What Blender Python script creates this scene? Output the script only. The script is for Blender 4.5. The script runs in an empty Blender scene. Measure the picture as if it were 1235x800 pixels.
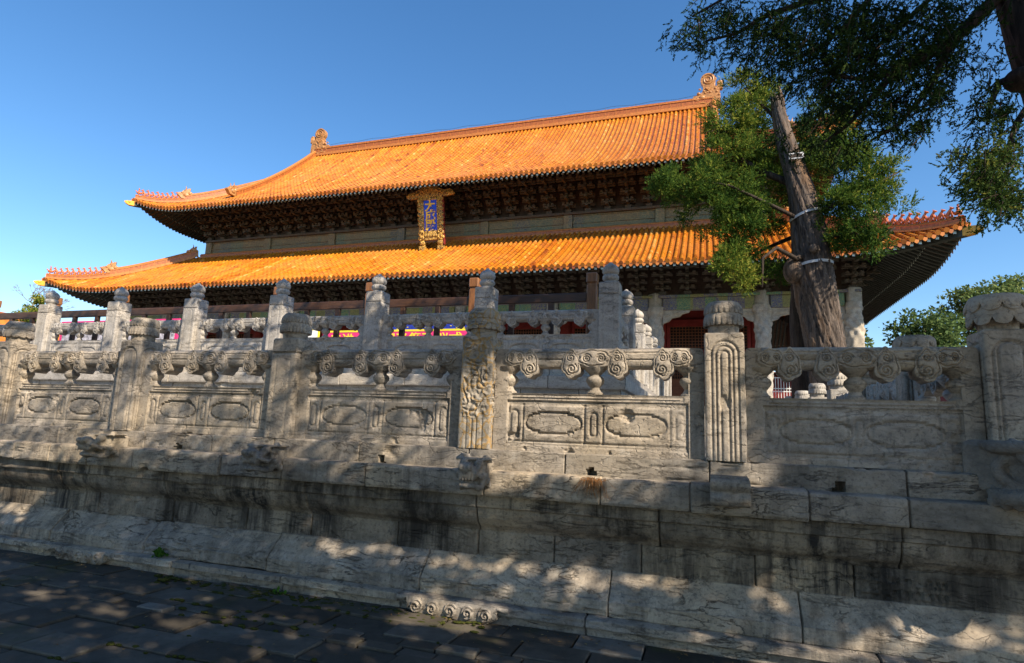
import bpy, math, random
import numpy as np
from mathutils import Vector, Matrix

SC = bpy.context.scene
COL = SC.collection
R = math.radians
rng = np.random.default_rng(7)
random.seed(7)

# ---------------------------------------------------------------- camera, sky, sun, exposure
EYE = 1.65
FPX = 716.55                       # focal length for a 1235 px wide frame
M = np.array([[0.94938, 0.31175, 0.03859],
              [-0.01397, 0.16468, -0.98625],
              [-0.31381, 0.93577, 0.16072]])      # rows: right, down, forward
cam_d = bpy.data.cameras.new('camera'); cam = bpy.data.objects.new('camera', cam_d); COL.objects.link(cam)
cam_d.sensor_width = 36.0; cam_d.lens = FPX / 1235 * 36.0
cam_d.clip_start = 0.05; cam_d.clip_end = 4000
rm = Matrix((( M[0][0], -M[1][0], -M[2][0]), (M[0][1], -M[1][1], -M[2][1]), (M[0][2], -M[1][2], -M[2][2])))
cam.matrix_world = Matrix.Translation((0, 0, EYE)) @ rm.to_4x4()
SC.camera = cam

SUN = np.array([1.65, -1.0, 1.46]); SUN = SUN / np.linalg.norm(SUN)
world = bpy.data.worlds.new('World'); SC.world = world; world.use_nodes = True
wn = world.node_tree.nodes; wl = world.node_tree.links
sky = wn.new('ShaderNodeTexSky'); sky.sky_type = 'NISHITA'; sky.sun_disc = False
sky.sun_elevation = math.asin(SUN[2]); sky.sun_rotation = math.atan2(SUN[0], SUN[1])
sky.altitude = 0; sky.air_density = 1.0; sky.dust_density = 0.35; sky.ozone_density = 2.0
bg = wn['Background']; bg.inputs['Strength'].default_value = 0.118
hs = wn.new('ShaderNodeHueSaturation'); hs.inputs['Saturation'].default_value = 1.26; hs.inputs['Hue'].default_value = .501
wl.new(sky.outputs[0], hs.inputs['Color']); wl.new(hs.outputs[0], bg.inputs['Color'])
sun_d = bpy.data.lights.new('sun', 'SUN'); sun_d.energy = 5.0; sun_d.angle = R(0.5); sun_d.color = (1.0, 0.86, 0.68)
sun_o = bpy.data.objects.new('sun', sun_d); COL.objects.link(sun_o)
sun_o.rotation_euler = Vector(SUN).to_track_quat('Z', 'Y').to_euler(); sun_o.location = (30, -20, 40)
SC.view_settings.view_transform = 'Standard'; SC.view_settings.look = 'None'
SC.view_settings.exposure = 0.85; SC.view_settings.gamma = 1.0; SC.view_settings.use_curve_mapping = False
SC.render.engine = 'CYCLES'
SC.cycles.use_denoising = True
SC.cycles.max_bounces = 5; SC.cycles.diffuse_bounces = 3; SC.cycles.glossy_bounces = 2; SC.cycles.transmission_bounces = 3
SC.cycles.caustics_reflective = False; SC.cycles.caustics_refractive = False

# ---------------------------------------------------------------- helpers
def at(px, py, Y):
    """point at depth Y seen at pixel (px,py) of the 1235x800 photograph"""
    d = M.T @ np.array([px - 617.5, py - 400.0, FPX])
    return np.array([0, 0, EYE]) + d * (Y / d[1])

def project(P):
    q = (np.atleast_2d(P) - np.array([0, 0, EYE])) @ M.T
    z = np.where(np.abs(q[:, 2]) < 1e-6, 1e-6, q[:, 2])
    return np.stack([617.5 + FPX * q[:, 0] / z, 400 + FPX * q[:, 1] / z, q[:, 2]], 1)

def _hash(ix, iy, iz, seed):
    n = (ix * 374761393 + iy * 668265263 + iz * 2147483647 + seed * 1274126177) & 0xFFFFFFFF
    n = ((n ^ (n >> 13)) * 1274126177) & 0xFFFFFFFF
    n = ((n ^ (n >> 16)) * 2246822519) & 0xFFFFFFFF
    return ((n ^ (n >> 15)) & 0xFFFFFF) / float(0xFFFFFF)

def vnoise(p, seed=0):
    p = np.asarray(p, float); i = np.floor(p).astype(np.int64); f = p - i
    f = f * f * (3 - 2 * f); out = 0
    for dx in (0, 1):
        wx = f[:, 0] if dx else 1 - f[:, 0]
        for dy in (0, 1):
            wy = f[:, 1] if dy else 1 - f[:, 1]
            for dz in (0, 1):
                wz = f[:, 2] if dz else 1 - f[:, 2]
                out = out + wx * wy * wz * _hash(i[:, 0] + dx, i[:, 1] + dy, i[:, 2] + dz, seed)
    return out * 2 - 1

def fbm(p, oct=4, seed=0):
    p = np.asarray(p, float); a = 1; s = 0; t = 0
    for k in range(oct):
        s = s + a * vnoise(p * 2 ** k + 17.3 * k, seed + k); t += a; a *= .5
    return s / t

class MB:
    def __init__(s): s.V = []; s.F = []; s.A = []
    def add(s, V, F, a=None):
        o = len(s.V); s.V += [tuple(map(float, v)) for v in V]
        s.F += [tuple(int(i) + o for i in f) for f in F]
        s.A += ([a] * len(F)) if not hasattr(a, '__len__') else list(a)
        return s
    def box(s, x0, x1, y0, y1, z0, z1, a=0.5):
        V = [(x0, y0, z0), (x1, y0, z0), (x1, y1, z0), (x0, y1, z0), (x0, y0, z1), (x1, y0, z1), (x1, y1, z1), (x0, y1, z1)]
        return s.add(V, [(0, 3, 2, 1), (4, 5, 6, 7), (0, 1, 5, 4), (1, 2, 6, 5), (2, 3, 7, 6), (3, 0, 4, 7)], a)
    def bbox(s, x0, x1, y0, y1, z0, z1, b=.01, a=0.5):
        """box with chamfered edges"""
        V = []; idx = {}
        for i, (xa, xs) in enumerate(((x0, 1), (x1, -1))):
            for j, (ya, ys) in enumerate(((y0, 1), (y1, -1))):
                for k, (za, zs) in enumerate(((z0, 1), (z1, -1))):
                    for m in range(3):
                        p = [xa + xs * b, ya + ys * b, za + zs * b]
                        p[m] = (xa, ya, za)[m]
                        idx[(i, j, k, m)] = len(V); V.append(p)
        F = []
        g = idx
        for m in range(3):
            o = [q for q in range(3) if q != m]
            for sd in (0, 1):
                f = []
                for (p, q) in ((0, 0), (1, 0), (1, 1), (0, 1)):
                    c = [0, 0, 0]; c[m] = sd; c[o[0]] = p; c[o[1]] = q
                    f.append(g[(*c, m)])
                F.append(f)
            for p in (0, 1):
                for q in (0, 1):
                    c0 = [0, 0, 0]; c0[o[0]] = p; c0[o[1]] = q; c1 = list(c0); c0[m] = 0; c1[m] = 1
                    F.append([g[(*c0, o[0])], g[(*c1, o[0])], g[(*c1, o[1])], g[(*c0, o[1])]])
        for i in (0, 1):
            for j in (0, 1):
                for k in (0, 1):
                    F.append([g[(i, j, k, 0)], g[(i, j, k, 1)], g[(i, j, k, 2)]])
        return s.add(V, F, a)
    def tube(s, P, rad, n=8, a=0.5, caps=True, flat=None):
        P = np.asarray(P, float); rad = np.broadcast_to(np.asarray(rad, float), (len(P),))
        T = np.gradient(P, axis=0); T /= np.linalg.norm(T, axis=1)[:, None] + 1e-9
        ref = np.array([0, 0, 1.0]) if abs(T[0][2]) < .9 else np.array([1.0, 0, 0])
        V = []
        for i in range(len(P)):
            u = np.cross(T[i], ref); u /= np.linalg.norm(u) + 1e-9; w = np.cross(u, T[i]); ref = w
            for k in range(n):
                an = 2 * math.pi * k / n
                V.append(P[i] + rad[i] * (math.cos(an) * u + math.sin(an) * w))
        F = [(i * n + k, i * n + (k + 1) % n, (i + 1) * n + (k + 1) % n, (i + 1) * n + k) for i in range(len(P) - 1) for k in range(n)]
        if caps: F += [tuple(range(n))[::-1], tuple(range((len(P) - 1) * n, len(P) * n))]
        return s.add(V, F, a)
    def lathe(s, prof, c=(0, 0, 0), n=20, a=0.5, mod=None):
        """prof: list of (r,z)"""
        V = []
        for j, (r, z) in enumerate(prof):
            for k in range(n):
                th = 2 * math.pi * k / n
                rr, zz = (r, z) if mod is None else mod(j, r, z, th)
                V.append((c[0] + rr * math.cos(th), c[1] + rr * math.sin(th), c[2] + zz))
        m = len(prof)
        F = [(j * n + k, j * n + (k + 1) % n, (j + 1) * n + (k + 1) % n, (j + 1) * n + k) for j in range(m - 1) for k in range(n)]
        F += [tuple(range(n))[::-1], tuple(range((m - 1) * n, m * n))]
        return s.add(V, F, a)
    def ball(s, c, r, n=12, m=8, a=0.5):
        r = np.broadcast_to(np.asarray(r, float), (3,)); V = []; F = []
        for j in range(m + 1):
            ph = math.pi * j / m
            for k in range(n):
                th = 2 * math.pi * k / n
                V.append((c[0] + r[0] * math.sin(ph) * math.cos(th), c[1] + r[1] * math.sin(ph) * math.sin(th), c[2] - r[2] * math.cos(ph)))
        for j in range(m):
            for k in range(n):
                F.append((j * n + k, j * n + (k + 1) % n, (j + 1) * n + (k + 1) % n, (j + 1) * n + k))
        return s.add(V, F, a)
    def prism(s, poly, y0, y1, a=0.5):
        """poly: (x,z) outline extruded from y0 to y1"""
        n = len(poly)
        V = [(x, y0, z) for x, z in poly] + [(x, y1, z) for x, z in poly]
        F = [tuple(range(n)), tuple(range(n, 2 * n))[::-1]] + [(i, i + n, (i + 1) % n + n, (i + 1) % n) for i in range(n)]
        return s.add(V, F, a)
    def grid(s, P, a=0.5, close=False):
        """P: (n,m,3) array"""
        n, m, _ = P.shape
        F = [(i * m + j, (i + 1) * m + j, (i + 1) * m + j + 1, i * m + j + 1) for i in range(n - 1) for j in range(m - 1)]
        return s.add(P.reshape(-1, 3), F, a)
    def xf(s, fn):
        s.V = [tuple(fn(np.array(v))) for v in s.V]; return s

def worldloc(o):
    v = Vector((0, 0, 0))
    while o is not None:
        v += Vector(o.location); o = o.parent
    return v

def obj(name, mb, mat, parent=None, smooth=False, local=False, loc=None, rotz=0.0, autosmooth=None):
    """one mesh object; coordinates are in the world unless local"""
    me = bpy.data.meshes.new(name)
    V = mb.V
    if not local:
        off = np.array(worldloc(parent)) if parent else np.zeros(3)
        l = np.array(loc) if loc is not None else np.zeros(3)
        V = [tuple(np.array(v) - off - l) for v in V] if (parent or loc is not None) else V
        if loc is not None: loc = tuple(l)
    me.from_pydata(V, [], mb.F)
    at_ = me.attributes.new('rnd', 'FLOAT', 'FACE')
    at_.data.foreach_set('value', [0.5 if x is None else float(x) for x in mb.A])
    me.materials.append(mat)
    if smooth:
        me.polygons.foreach_set('use_smooth', [True] * len(me.polygons))
    if autosmooth is not None:
        me.set_sharp_from_angle(angle=R(autosmooth))
    me.update()
    o = bpy.data.objects.new(name, me); COL.objects.link(o)
    if parent: o.parent = parent
    if loc is not None: o.location = loc
    o.rotation_euler = (0, 0, rotz)
    return o

def thing(name, label, cat, loc=(0, 0, 0), group=None):
    o = bpy.data.objects.new(name, None); COL.objects.link(o)
    o.empty_display_size = .3
    o.location = loc; o['label'] = label; o['category'] = cat
    if group: o['group'] = group
    return o

def tag(o, label=None, cat=None, group=None, kind=None):
    if label: o['label'] = label
    if cat: o['category'] = cat
    if group: o['group'] = group
    if kind: o['kind'] = kind
    return o

KIDS = {}
def kids(o): return [c for c in bpy.data.objects if c.parent == o]
def dup(o, parent, loc, rotz=0.0):
    c = o.copy(); COL.objects.link(c); c.parent = parent; c.location = loc; c.rotation_euler = (0, 0, rotz)
    for ch in kids(o):
        d = ch.copy(); COL.objects.link(d); d.parent = c
    return c

# ---------------------------------------------------------------- materials
class NM:
    def __init__(s, name):
        s.m = bpy.data.materials.new(name); s.m.use_nodes = True
        s.t = s.m.node_tree; s.n = s.t.nodes; s.b = s.n['Principled BSDF']
        s.pos = s.n.new('ShaderNodeNewGeometry').outputs['Position']
    def link(s, a, b): s.t.links.new(a, b)
    def put(s, v, sock):
        if hasattr(v, 'is_output'): s.link(v, sock)
        elif isinstance(v, (tuple, list)) and len(v) == 3 and sock.type == 'RGBA': sock.default_value = (*v, 1)
        else: sock.default_value = v
    def map(s, scale=(1, 1, 1), rot=(0, 0, 0), loc=(0, 0, 0), vec=None):
        n = s.n.new('ShaderNodeMapping'); s.link(vec or s.pos, n.inputs['Vector'])
        n.inputs['Scale'].default_value = scale; n.inputs['Rotation'].default_value = rot; n.inputs['Location'].default_value = loc
        return n.outputs[0]
    def noise(s, vec, scale, detail=5, rough=.6, dist=0.0):
        n = s.n.new('ShaderNodeTexNoise'); s.link(vec, n.inputs['Vector'])
        n.inputs['Scale'].default_value = scale; n.inputs['Detail'].default_value = detail
        n.inputs['Roughness'].default_value = rough; n.inputs['Distortion'].default_value = dist
        return n.outputs['Fac']
    def vor(s, vec, scale, feature='F1', out='Distance', rand=1.0):
        n = s.n.new('ShaderNodeTexVoronoi'); n.feature = feature; s.link(vec, n.inputs['Vector'])
        n.inputs['Scale'].default_value = scale; n.inputs['Randomness'].default_value = rand
        return n.outputs[out]
    def ramp(s, fac, stops, interp='LINEAR'):
        n = s.n.new('ShaderNodeValToRGB'); s.put(fac, n.inputs['Fac']); e = n.color_ramp.elements
        n.color_ramp.interpolation = interp
        while len(e) > 1: e.remove(e[-1])
        for i, (p, c) in enumerate(stops):
            if not isinstance(c, (tuple, list)): c = (c, c, c)
            el = e[0] if i == 0 else e.new(p)
            el.position = p; el.color = (*c, 1)
        return n.outputs['Color']
    def mix(s, fac, a, b, mode='MIX'):
        n = s.n.new('ShaderNodeMix'); n.data_type = 'RGBA'; n.blend_type = mode; n.clamp_factor = True
        s.put(fac, n.inputs['Factor']); s.put(a, n.inputs['A'] if False else n.inputs[6]); s.put(b, n.inputs[7])
        return n.outputs[2]
    def math(s, op, a, b=0.0, clamp=False):
        n = s.n.new('ShaderNodeMath'); n.operation = op; n.use_clamp = clamp
        s.put(a, n.inputs[0]); s.put(b, n.inputs[1]); return n.outputs[0]
    def attr(s, name='rnd'):
        n = s.n.new('ShaderNodeAttribute'); n.attribute_name = name; return n.outputs['Fac']
    def sep(s, vec=None):
        n = s.n.new('ShaderNodeSeparateXYZ'); s.link(vec or s.pos, n.inputs[0]); return n.outputs
    def bump(s, h, strength=.5, dist=.02, prev=None):
        n = s.n.new('ShaderNodeBump'); n.inputs['Strength'].default_value = strength; n.inputs['Distance'].default_value = dist
        s.link(h, n.inputs['Height'])
        if prev: s.link(prev, n.inputs['Normal'])
        return n.outputs[0]
    def done(s, col, rough=.8, normal=None, spec=.3, **kw):
        s.put(col, s.b.inputs['Base Color']); s.put(rough, s.b.inputs['Roughness'])
        s.b.inputs['Specular IOR Level'].default_value = spec
        if normal: s.link(normal, s.b.inputs['Normal'])
        for k, v in kw.items(): s.put(v, s.b.inputs[k.replace('_', ' ')])
        return s.m

def stone(name, dark=(.20, .185, .165), light=(.46, .42, .37), warm=(.46, .37, .25), streak=.5, crack=1.0, veins=None, layer=1.0, warmth=.55, wet=False, fissure=.5):
    m = NM(name)
    big = m.noise(m.pos, .9, 4, .55)
    med = m.noise(m.map((2, 2, 3.4)), 1.5, 8, .66, .8)
    fine = m.noise(m.pos, 38, 6, .7)
    col = m.mix(m.ramp(med, [(.28, 0.0), (.68, 1.0)]), dark, light)
    col = m.mix(m.math('MULTIPLY', m.ramp(big, [(.42, 0.0), (.66, 1.0)]), warmth), col, warm)
    bt = m.ramp(m.attr(), [(0.0, (.76, .77, .78)), (.5, (1.0, 1.0, 1.0)), (1.0, (1.22, 1.17, 1.08))])
    col = m.mix(1.0, col, bt, 'MULTIPLY')
    col = m.mix(m.ramp(fine, [(.28, .75), (.5, 0.0)]), col, (dark[0] * .5, dark[1] * .5, dark[2] * .5))
    spot = m.noise(m.pos, 11, 6, .75)
    col = m.mix(m.ramp(spot, [(.60, 0.0), (.72, .55)]), col, (.12, .11, .10))
    pale = m.noise(m.map((1, 1, 1), loc=(5, 2, 9)), 5, 7, .75)
    col = m.mix(m.ramp(pale, [(.58, 0.0), (.75, .45)]), col, (.56, .54, .50))
    # cracks follow the bedding of the stone
    dv = m.n.new('ShaderNodeVectorMath'); dv.operation = 'ADD'
    nz = m.n.new('ShaderNodeTexNoise'); m.link(m.pos, nz.inputs['Vector']); nz.inputs['Scale'].default_value = 3.5; nz.inputs['Detail'].default_value = 6
    sc = m.n.new('ShaderNodeVectorMath'); sc.operation = 'SCALE'; m.link(nz.outputs['Color'], sc.inputs[0]); sc.inputs['Scale'].default_value = .35
    m.link(m.pos, dv.inputs[0]); m.link(sc.outputs[0], dv.inputs[1])
    ed = m.vor(m.map((1, 1, 3.6), vec=dv.outputs[0]), 2.1, 'DISTANCE_TO_EDGE')
    msk = m.ramp(m.noise(m.map((1, 1, 1.6), loc=(3, 8, 1)), 1.7, 3), [(.46, 0.0), (.60, 1.0)])
    cr = m.math('MULTIPLY', m.ramp(ed, [(0.0, 1.0), (.022, 0.0)]), msk)
    cr = m.math('MULTIPLY', cr, crack)
    col = m.mix(m.math('MULTIPLY', cr, .75), col, (.06, .055, .05))
    fz = m.noise(m.map((1.0, 1.0, 4.6), loc=(1, 6, 3)), 1.9, 6, .62, .55)
    f1 = m.math('ABSOLUTE', m.math('SUBTRACT', fz, .5))
    fm = m.ramp(m.noise(m.map((1, 1, 1.8), loc=(9, 2, 7)), 1.5, 4, .6), [(.44, 0.0), (.58, 1.0)])
    fis = m.math('MULTIPLY', m.math('MULTIPLY', m.ramp(f1, [(0.0, 1.0), (.016, 0.0)]), fm), fissure)
    col = m.mix(m.math('MULTIPLY', fis, .7), col, (.055, .048, .04))
    if streak:
        st = m.noise(m.map((5, 5, .55)), 1.5, 7, .7)
        sm = m.ramp(m.noise(m.map((1, 1, .5), loc=(7, 1, 4)), 1.1, 3), [(.42, 0.0), (.62, 1.0)])
        col = m.mix(m.math('MULTIPLY', m.math('MULTIPLY', m.ramp(st, [(.44, 0.0), (.60, 1.0)]), sm), streak), col, (.035, .032, .03))
    if wet:                       # soot and rain runs with their own outlines
        bl = m.noise(m.map((1.3, 1.3, .8), loc=(2, 0, 5)), 1.3, 5, .6)
        rn = m.noise(m.map((9, 9, .8)), 1.2, 6, .75)
        col = m.mix(m.math('MULTIPLY', m.ramp(bl, [(.46, 0.0), (.60, 1.0)]), m.ramp(rn, [(.34, .15), (.58, .9)])), col, (.032, .027, .022))
    if veins:
        vd = m.vor(m.map((1, 1, .8), vec=dv.outputs[0]), 9, 'DISTANCE_TO_EDGE')
        col = m.mix(m.ramp(vd, [(.03, .75), (.09, 0.0)]), col, veins)
    lay = m.noise(m.map((1.1, 1.1, 6)), 1.5, 5, .6, .8)
    h = m.math('ADD', m.math('MULTIPLY', fine, .22), m.math('MULTIPLY', lay, .7 * layer))
    h = m.math('SUBTRACT', h, m.math('MULTIPLY', cr, .9)); h = m.math('SUBTRACT', h, m.math('MULTIPLY', fis, 1.1))
    h = m.math('SUBTRACT', h, m.math('MULTIPLY', m.ramp(m.noise(m.pos, 17, 3, .6), [(.62, 0.0), (.72, 1.0)]), .35))
    return m.done(col, .88, m.bump(h, .75, .022), .2)

def plain(name, col, rough=.7, var=.35, scale=6, stretch=(1, 1, 1), bump=.3, spec=.3, **kw):
    m = NM(name); n = m.noise(m.map(stretch), scale, 6, .65)
    d = tuple(c * (1 - var) for c in col); l = tuple(min(1, c * (1 + var)) for c in col)
    return m.done(m.mix(m.ramp(n, [(.3, 0.0), (.7, 1.0)]), d, l), rough, m.bump(n, bump, .02) if bump else None, spec, **kw)

def tile_mat(name, reddish=0.0):
    m = NM(name); r = m.attr()
    col = m.ramp(r, [(0.0, (.22, .048, .007)), (.22, (.40, .110, .009)), (.55, (.52, .172, .011)), (.85, (.58, .23, .016)), (1.0, (.66, .34, .09))])
    d = m.noise(m.pos, 3.0, 6, .7)
    col = m.mix(m.ramp(d, [(.52, 0.0), (.72, .55)]), col, (.26, .11, .045))
    g_ = m.noise(m.map((2.2, .35, .35)), 1.6, 5, .65)
    col = m.mix(m.ramp(g_, [(.55, 0.0), (.75, .6)]), col, (.20, .075, .03))
    w_ = m.noise(m.pos, 9, 4, .7); col = m.mix(m.ramp(w_, [(.66, 0.0), (.74, .5)]), col, (.62, .50, .36))
    d2 = m.noise(m.pos, .35, 3, .6)
    col = m.mix(m.ramp(d2, [(.45, 0.0), (.65, .4)]), col, (.60, .24, .06))
    return m.done(col, m.ramp(m.noise(m.pos, 5, 3), [(.3, .22), (.7, .45)]), m.bump(m.noise(m.pos, 14, 3), .25, .01), .5)

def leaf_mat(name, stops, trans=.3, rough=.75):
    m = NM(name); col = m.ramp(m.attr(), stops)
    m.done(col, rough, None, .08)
    tr = m.n.new('ShaderNodeBsdfTranslucent'); m.link(col, tr.inputs['Color'])
    mx = m.n.new('ShaderNodeMixShader'); mx.inputs[0].default_value = trans
    m.link(m.b.outputs[0], mx.inputs[1]); m.link(tr.outputs[0], mx.inputs[2])
    m.link(mx.outputs[0], m.n['Material Output'].inputs['Surface'])
    return m.m

def bark_mat(name, dark, light, warm=None):
    m = NM(name)
    n = m.noise(m.map((9, 9, .9)), 1.6, 9, .7, .6)
    f = m.noise(m.map((22, 22, 3)), 2, 5, .7)
    col = m.mix(m.ramp(n, [(.36, 0.0), (.64, 1.0)]), dark, light)
    col = m.mix(m.ramp(f, [(.3, .6), (.5, 0.0)]), col, tuple(c * .45 for c in dark))
    if warm: col = m.mix(m.ramp(m.noise(m.map((2, 2, .5)), 1.2, 4), [(.5, 0.0), (.68, .7)]), col, warm)
    return m.done(col, .85, m.bump(m.math('ADD', n, m.math('MULTIPLY', f, .4)), .9, .04), .2)

def paint_mat(name, grounds, line=(.55, .42, .16), cell=1.3, scale=(1, 1, 1), dull=.55, line_w=.05):
    """painted beam: coloured fields with scrolling pale and gold lines"""
    m = NM(name)
    bx = m.n.new('ShaderNodeTexVoronoi'); bx.feature = 'F1'; bx.distance = 'CHEBYCHEV'
    m.link(m.map((1 / cell, 1 / cell, .05)), bx.inputs['Vector']); bx.inputs['Randomness'].default_value = .35; bx.inputs['Scale'].default_value = 1
    sepc = m.n.new('ShaderNodeSeparateColor'); m.link(bx.outputs['Color'], sepc.inputs[0])
    k = len(grounds)
    col = m.ramp(sepc.outputs[0], [(i / k, g) for i, g in enumerate(grounds)], 'CONSTANT')
    wv = m.vor(m.map(scale), 5.5, 'SMOOTH_F1')
    wave = m.math('SINE', m.math('MULTIPLY', wv, 34.0))
    col = m.mix(m.ramp(wave, [(.62, 0.0), (.85, .8)]), col, line)
    ed = m.vor(m.map(scale), 3.2, 'DISTANCE_TO_EDGE')
    col = m.mix(m.ramp(ed, [(line_w, .6), (line_w + .03, 0.0)]), col, tuple(min(.46, c * 1.1) for c in line))
    dirt = m.noise(m.pos, 2.5, 6, .7)
    col = m.mix(m.ramp(dirt, [(.3, dull), (.75, dull * .25)]), col, (.07, .062, .05))
    return m.done(col, .7, None, .3)

MS = stone('weathered limestone', crack=.45, layer=.35, warmth=.6, dark=(.19, .17, .148), light=(.47, .415, .35))
MS_D = stone('stained limestone', dark=(.15, .13, .108), light=(.36, .31, .25), streak=1.0, crack=.35, wet=True, fissure=.8)
MS_B = stone('layered limestone', dark=(.175, .155, .133), light=(.43, .385, .33), streak=.55, crack=.35, layer=1.3, fissure=1.0)
MS_V = stone('veined limestone', dark=(.20, .18, .155), light=(.42, .37, .30), veins=(.36, .22, .07), streak=.15)
MS_U = stone('pale limestone', layer=.35, dark=(.26, .245, .225), light=(.50, .47, .43), warm=(.48, .42, .33), streak=.3, crack=.6)
MS_F = plain('terrace paving', (.26, .24, .22), .85, .3, 3)
M_TILE = tile_mat('glazed roof tile')
M_RIDGE = plain('glazed ridge tile', (.34, .105, .024), .4, .45, 7, bump=.4, spec=.5)
M_RIDGEP = plain('pale ridge moulding', (.47, .175, .04), .45, .35, 9, spec=.4)
M_BEAST = plain('glazed red figure', (.50, .13, .035), .4, .4, 12, spec=.5)
M_BEASTY = plain('glazed ochre figure', (.40, .19, .06), .4, .55, 9, bump=.8, spec=.5)
M_GOLD = plain('yellow glaze', (.72, .36, .03), .35, .3, 8, spec=.5)
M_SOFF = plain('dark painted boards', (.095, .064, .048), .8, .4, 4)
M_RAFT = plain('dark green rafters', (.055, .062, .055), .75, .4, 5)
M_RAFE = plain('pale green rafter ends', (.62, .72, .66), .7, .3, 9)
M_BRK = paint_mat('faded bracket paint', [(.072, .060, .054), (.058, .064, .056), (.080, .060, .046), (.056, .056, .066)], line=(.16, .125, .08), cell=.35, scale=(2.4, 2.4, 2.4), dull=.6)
M_FRZ = paint_mat('faded frieze paint', [(.13, .19, .15), (.19, .19, .13), (.11, .15, .17), (.20, .16, .11)], line=(.42, .34, .17), cell=1.1, scale=(1.4, 1.4, 2.2), dull=.5)
M_ARCH = paint_mat('bright beam paint', [(.04, .25, .18), (.05, .09, .30), (.22, .24, .10), (.05, .28, .22), (.08, .08, .26)], line=(.60, .45, .14), cell=.6, scale=(2.2, 2.2, 3.2), dull=.62)
M_COLM = stone('carved column stone', dark=(.28, .26, .23), light=(.52, .48, .42), streak=.2, crack=.3)
M_RED = plain('red lacquer', (.19, .022, .018), .55, .35, 3)
M_DOOR = plain('brown lattice wood', (.16, .055, .022), .55, .35, 5)
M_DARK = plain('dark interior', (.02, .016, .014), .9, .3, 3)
M_WOOD = plain('varnished brown wood', (.23, .095, .03), .38, .45, 4, (6, 6, 1), .35, .5)
M_WOODD = plain('dark brown beam', (.07, .032, .015), .45, .45, 4, (1, 6, 6), .35, .5)
M_BARK = bark_mat('grey cypress wood', (.026, .022, .020), (.185, .145, .118), (.20, .115, .06))
M_BARKD = bark_mat('dark cypress bark', (.022, .018, .015), (.085, .062, .048))
M_STRAP = plain('pale strap', (.62, .62, .62), .5, .15, 10)
M_LEAF = leaf_mat('cypress scale leaves', [(0, (.016, .042, .012)), (.35, (.050, .105, .018)), (.68, (.13, .185, .026)), (1, (.36, .34, .06))], .4)
M_LEAFD = leaf_mat('dark cypress sprays', [(0, (.012, .028, .010)), (.5, (.032, .066, .016)), (.85, (.075, .115, .022)), (1, (.17, .17, .03))], .25)
M_LEAFB = leaf_mat('broad green leaves', [(0, (.045, .085, .030)), (.5, (.11, .17, .055)), (1, (.24, .28, .09))], .35)
M_LEAFW = leaf_mat('weed leaves', [(0, (.03, .09, .012)), (1, (.10, .22, .03))], .3)
M_STRAW = plain('dry grass', (.36, .17, .06), .8, .4, 20)
M_BLUE = plain('plaque blue', (.018, .085, .68), .5, .25, 10)
M_GILT = plain('gilded carving', (.66, .36, .06), .38, .5, 22, bump=.6, spec=.6, Metallic=.25)
M_GILTC = None
M_MAG = plain('magenta banner', (.62, .035, .17), .6, .12, 3)
M_YEL = plain('yellow print', (.80, .62, .04), .6, .08, 3)
M_WHT = plain('white print', (.78, .78, .76), .6, .08, 3)
M_NAVY = plain('blue panel', (.02, .04, .30), .6, .4, 8)
M_REDP = plain('red print', (.62, .03, .03), .6, .1, 3)
M_WIRE = plain('dark wire', (.06, .06, .06), .5, .1, 3, bump=0)
def _gilt_carved():
    m = NM('gilded openwork'); w = m.vor(m.map((1, 1, 1)), 7, 'SMOOTH_F1'); s = m.math('SINE', m.math('MULTIPLY', w, 30.0))
    n = m.noise(m.pos, 9, 4, .6, 1.5)
    f = m.ramp(m.math('ADD', m.math('MULTIPLY', s, .3), n), [(.36, 0.0), (.55, 1.0)])
    return m.done(m.mix(f, (.10, .045, .015), (.74, .44, .09)), .4, m.bump(f, .9, .05), .5)
M_GILTC = _gilt_carved()
def _ground():
    m = NM('old paving brick'); r = m.attr()
    col = m.ramp(r, [(0, (.065, .056, .044)), (.5, (.125, .108, .086)), (.85, (.18, .162, .135)), (1, (.26, .24, .21))])
    n = m.noise(m.pos, 3.5, 7, .7); col = m.mix(m.ramp(n, [(.35, .6), (.65, 0.0)]), col, (.035, .032, .026))
    mo = m.noise(m.pos, 1.3, 5, .65); col = m.mix(m.ramp(mo, [(.56, 0.0), (.70, .55)]), col, (.060, .068, .018))
    f = m.noise(m.pos, 30, 6, .7)
    return m.done(col, .85, m.bump(m.math('ADD', m.math('MULTIPLY', n, .8), m.math('MULTIPLY', f, .3)), .6, .02), .12)
M_PAVE = _ground()
M_EARTH = plain('joint earth', (.05, .047, .032), .95, .4, 3, bump=.6)
def _moss():
    m = NM('moss'); n = m.noise(m.pos, 14, 6, .7)
    return m.done(m.mix(n, (.022, .028, .006), (.060, .066, .014)), .95, m.bump(n, .8, .03), .1)
M_MOSS = _moss()

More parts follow.
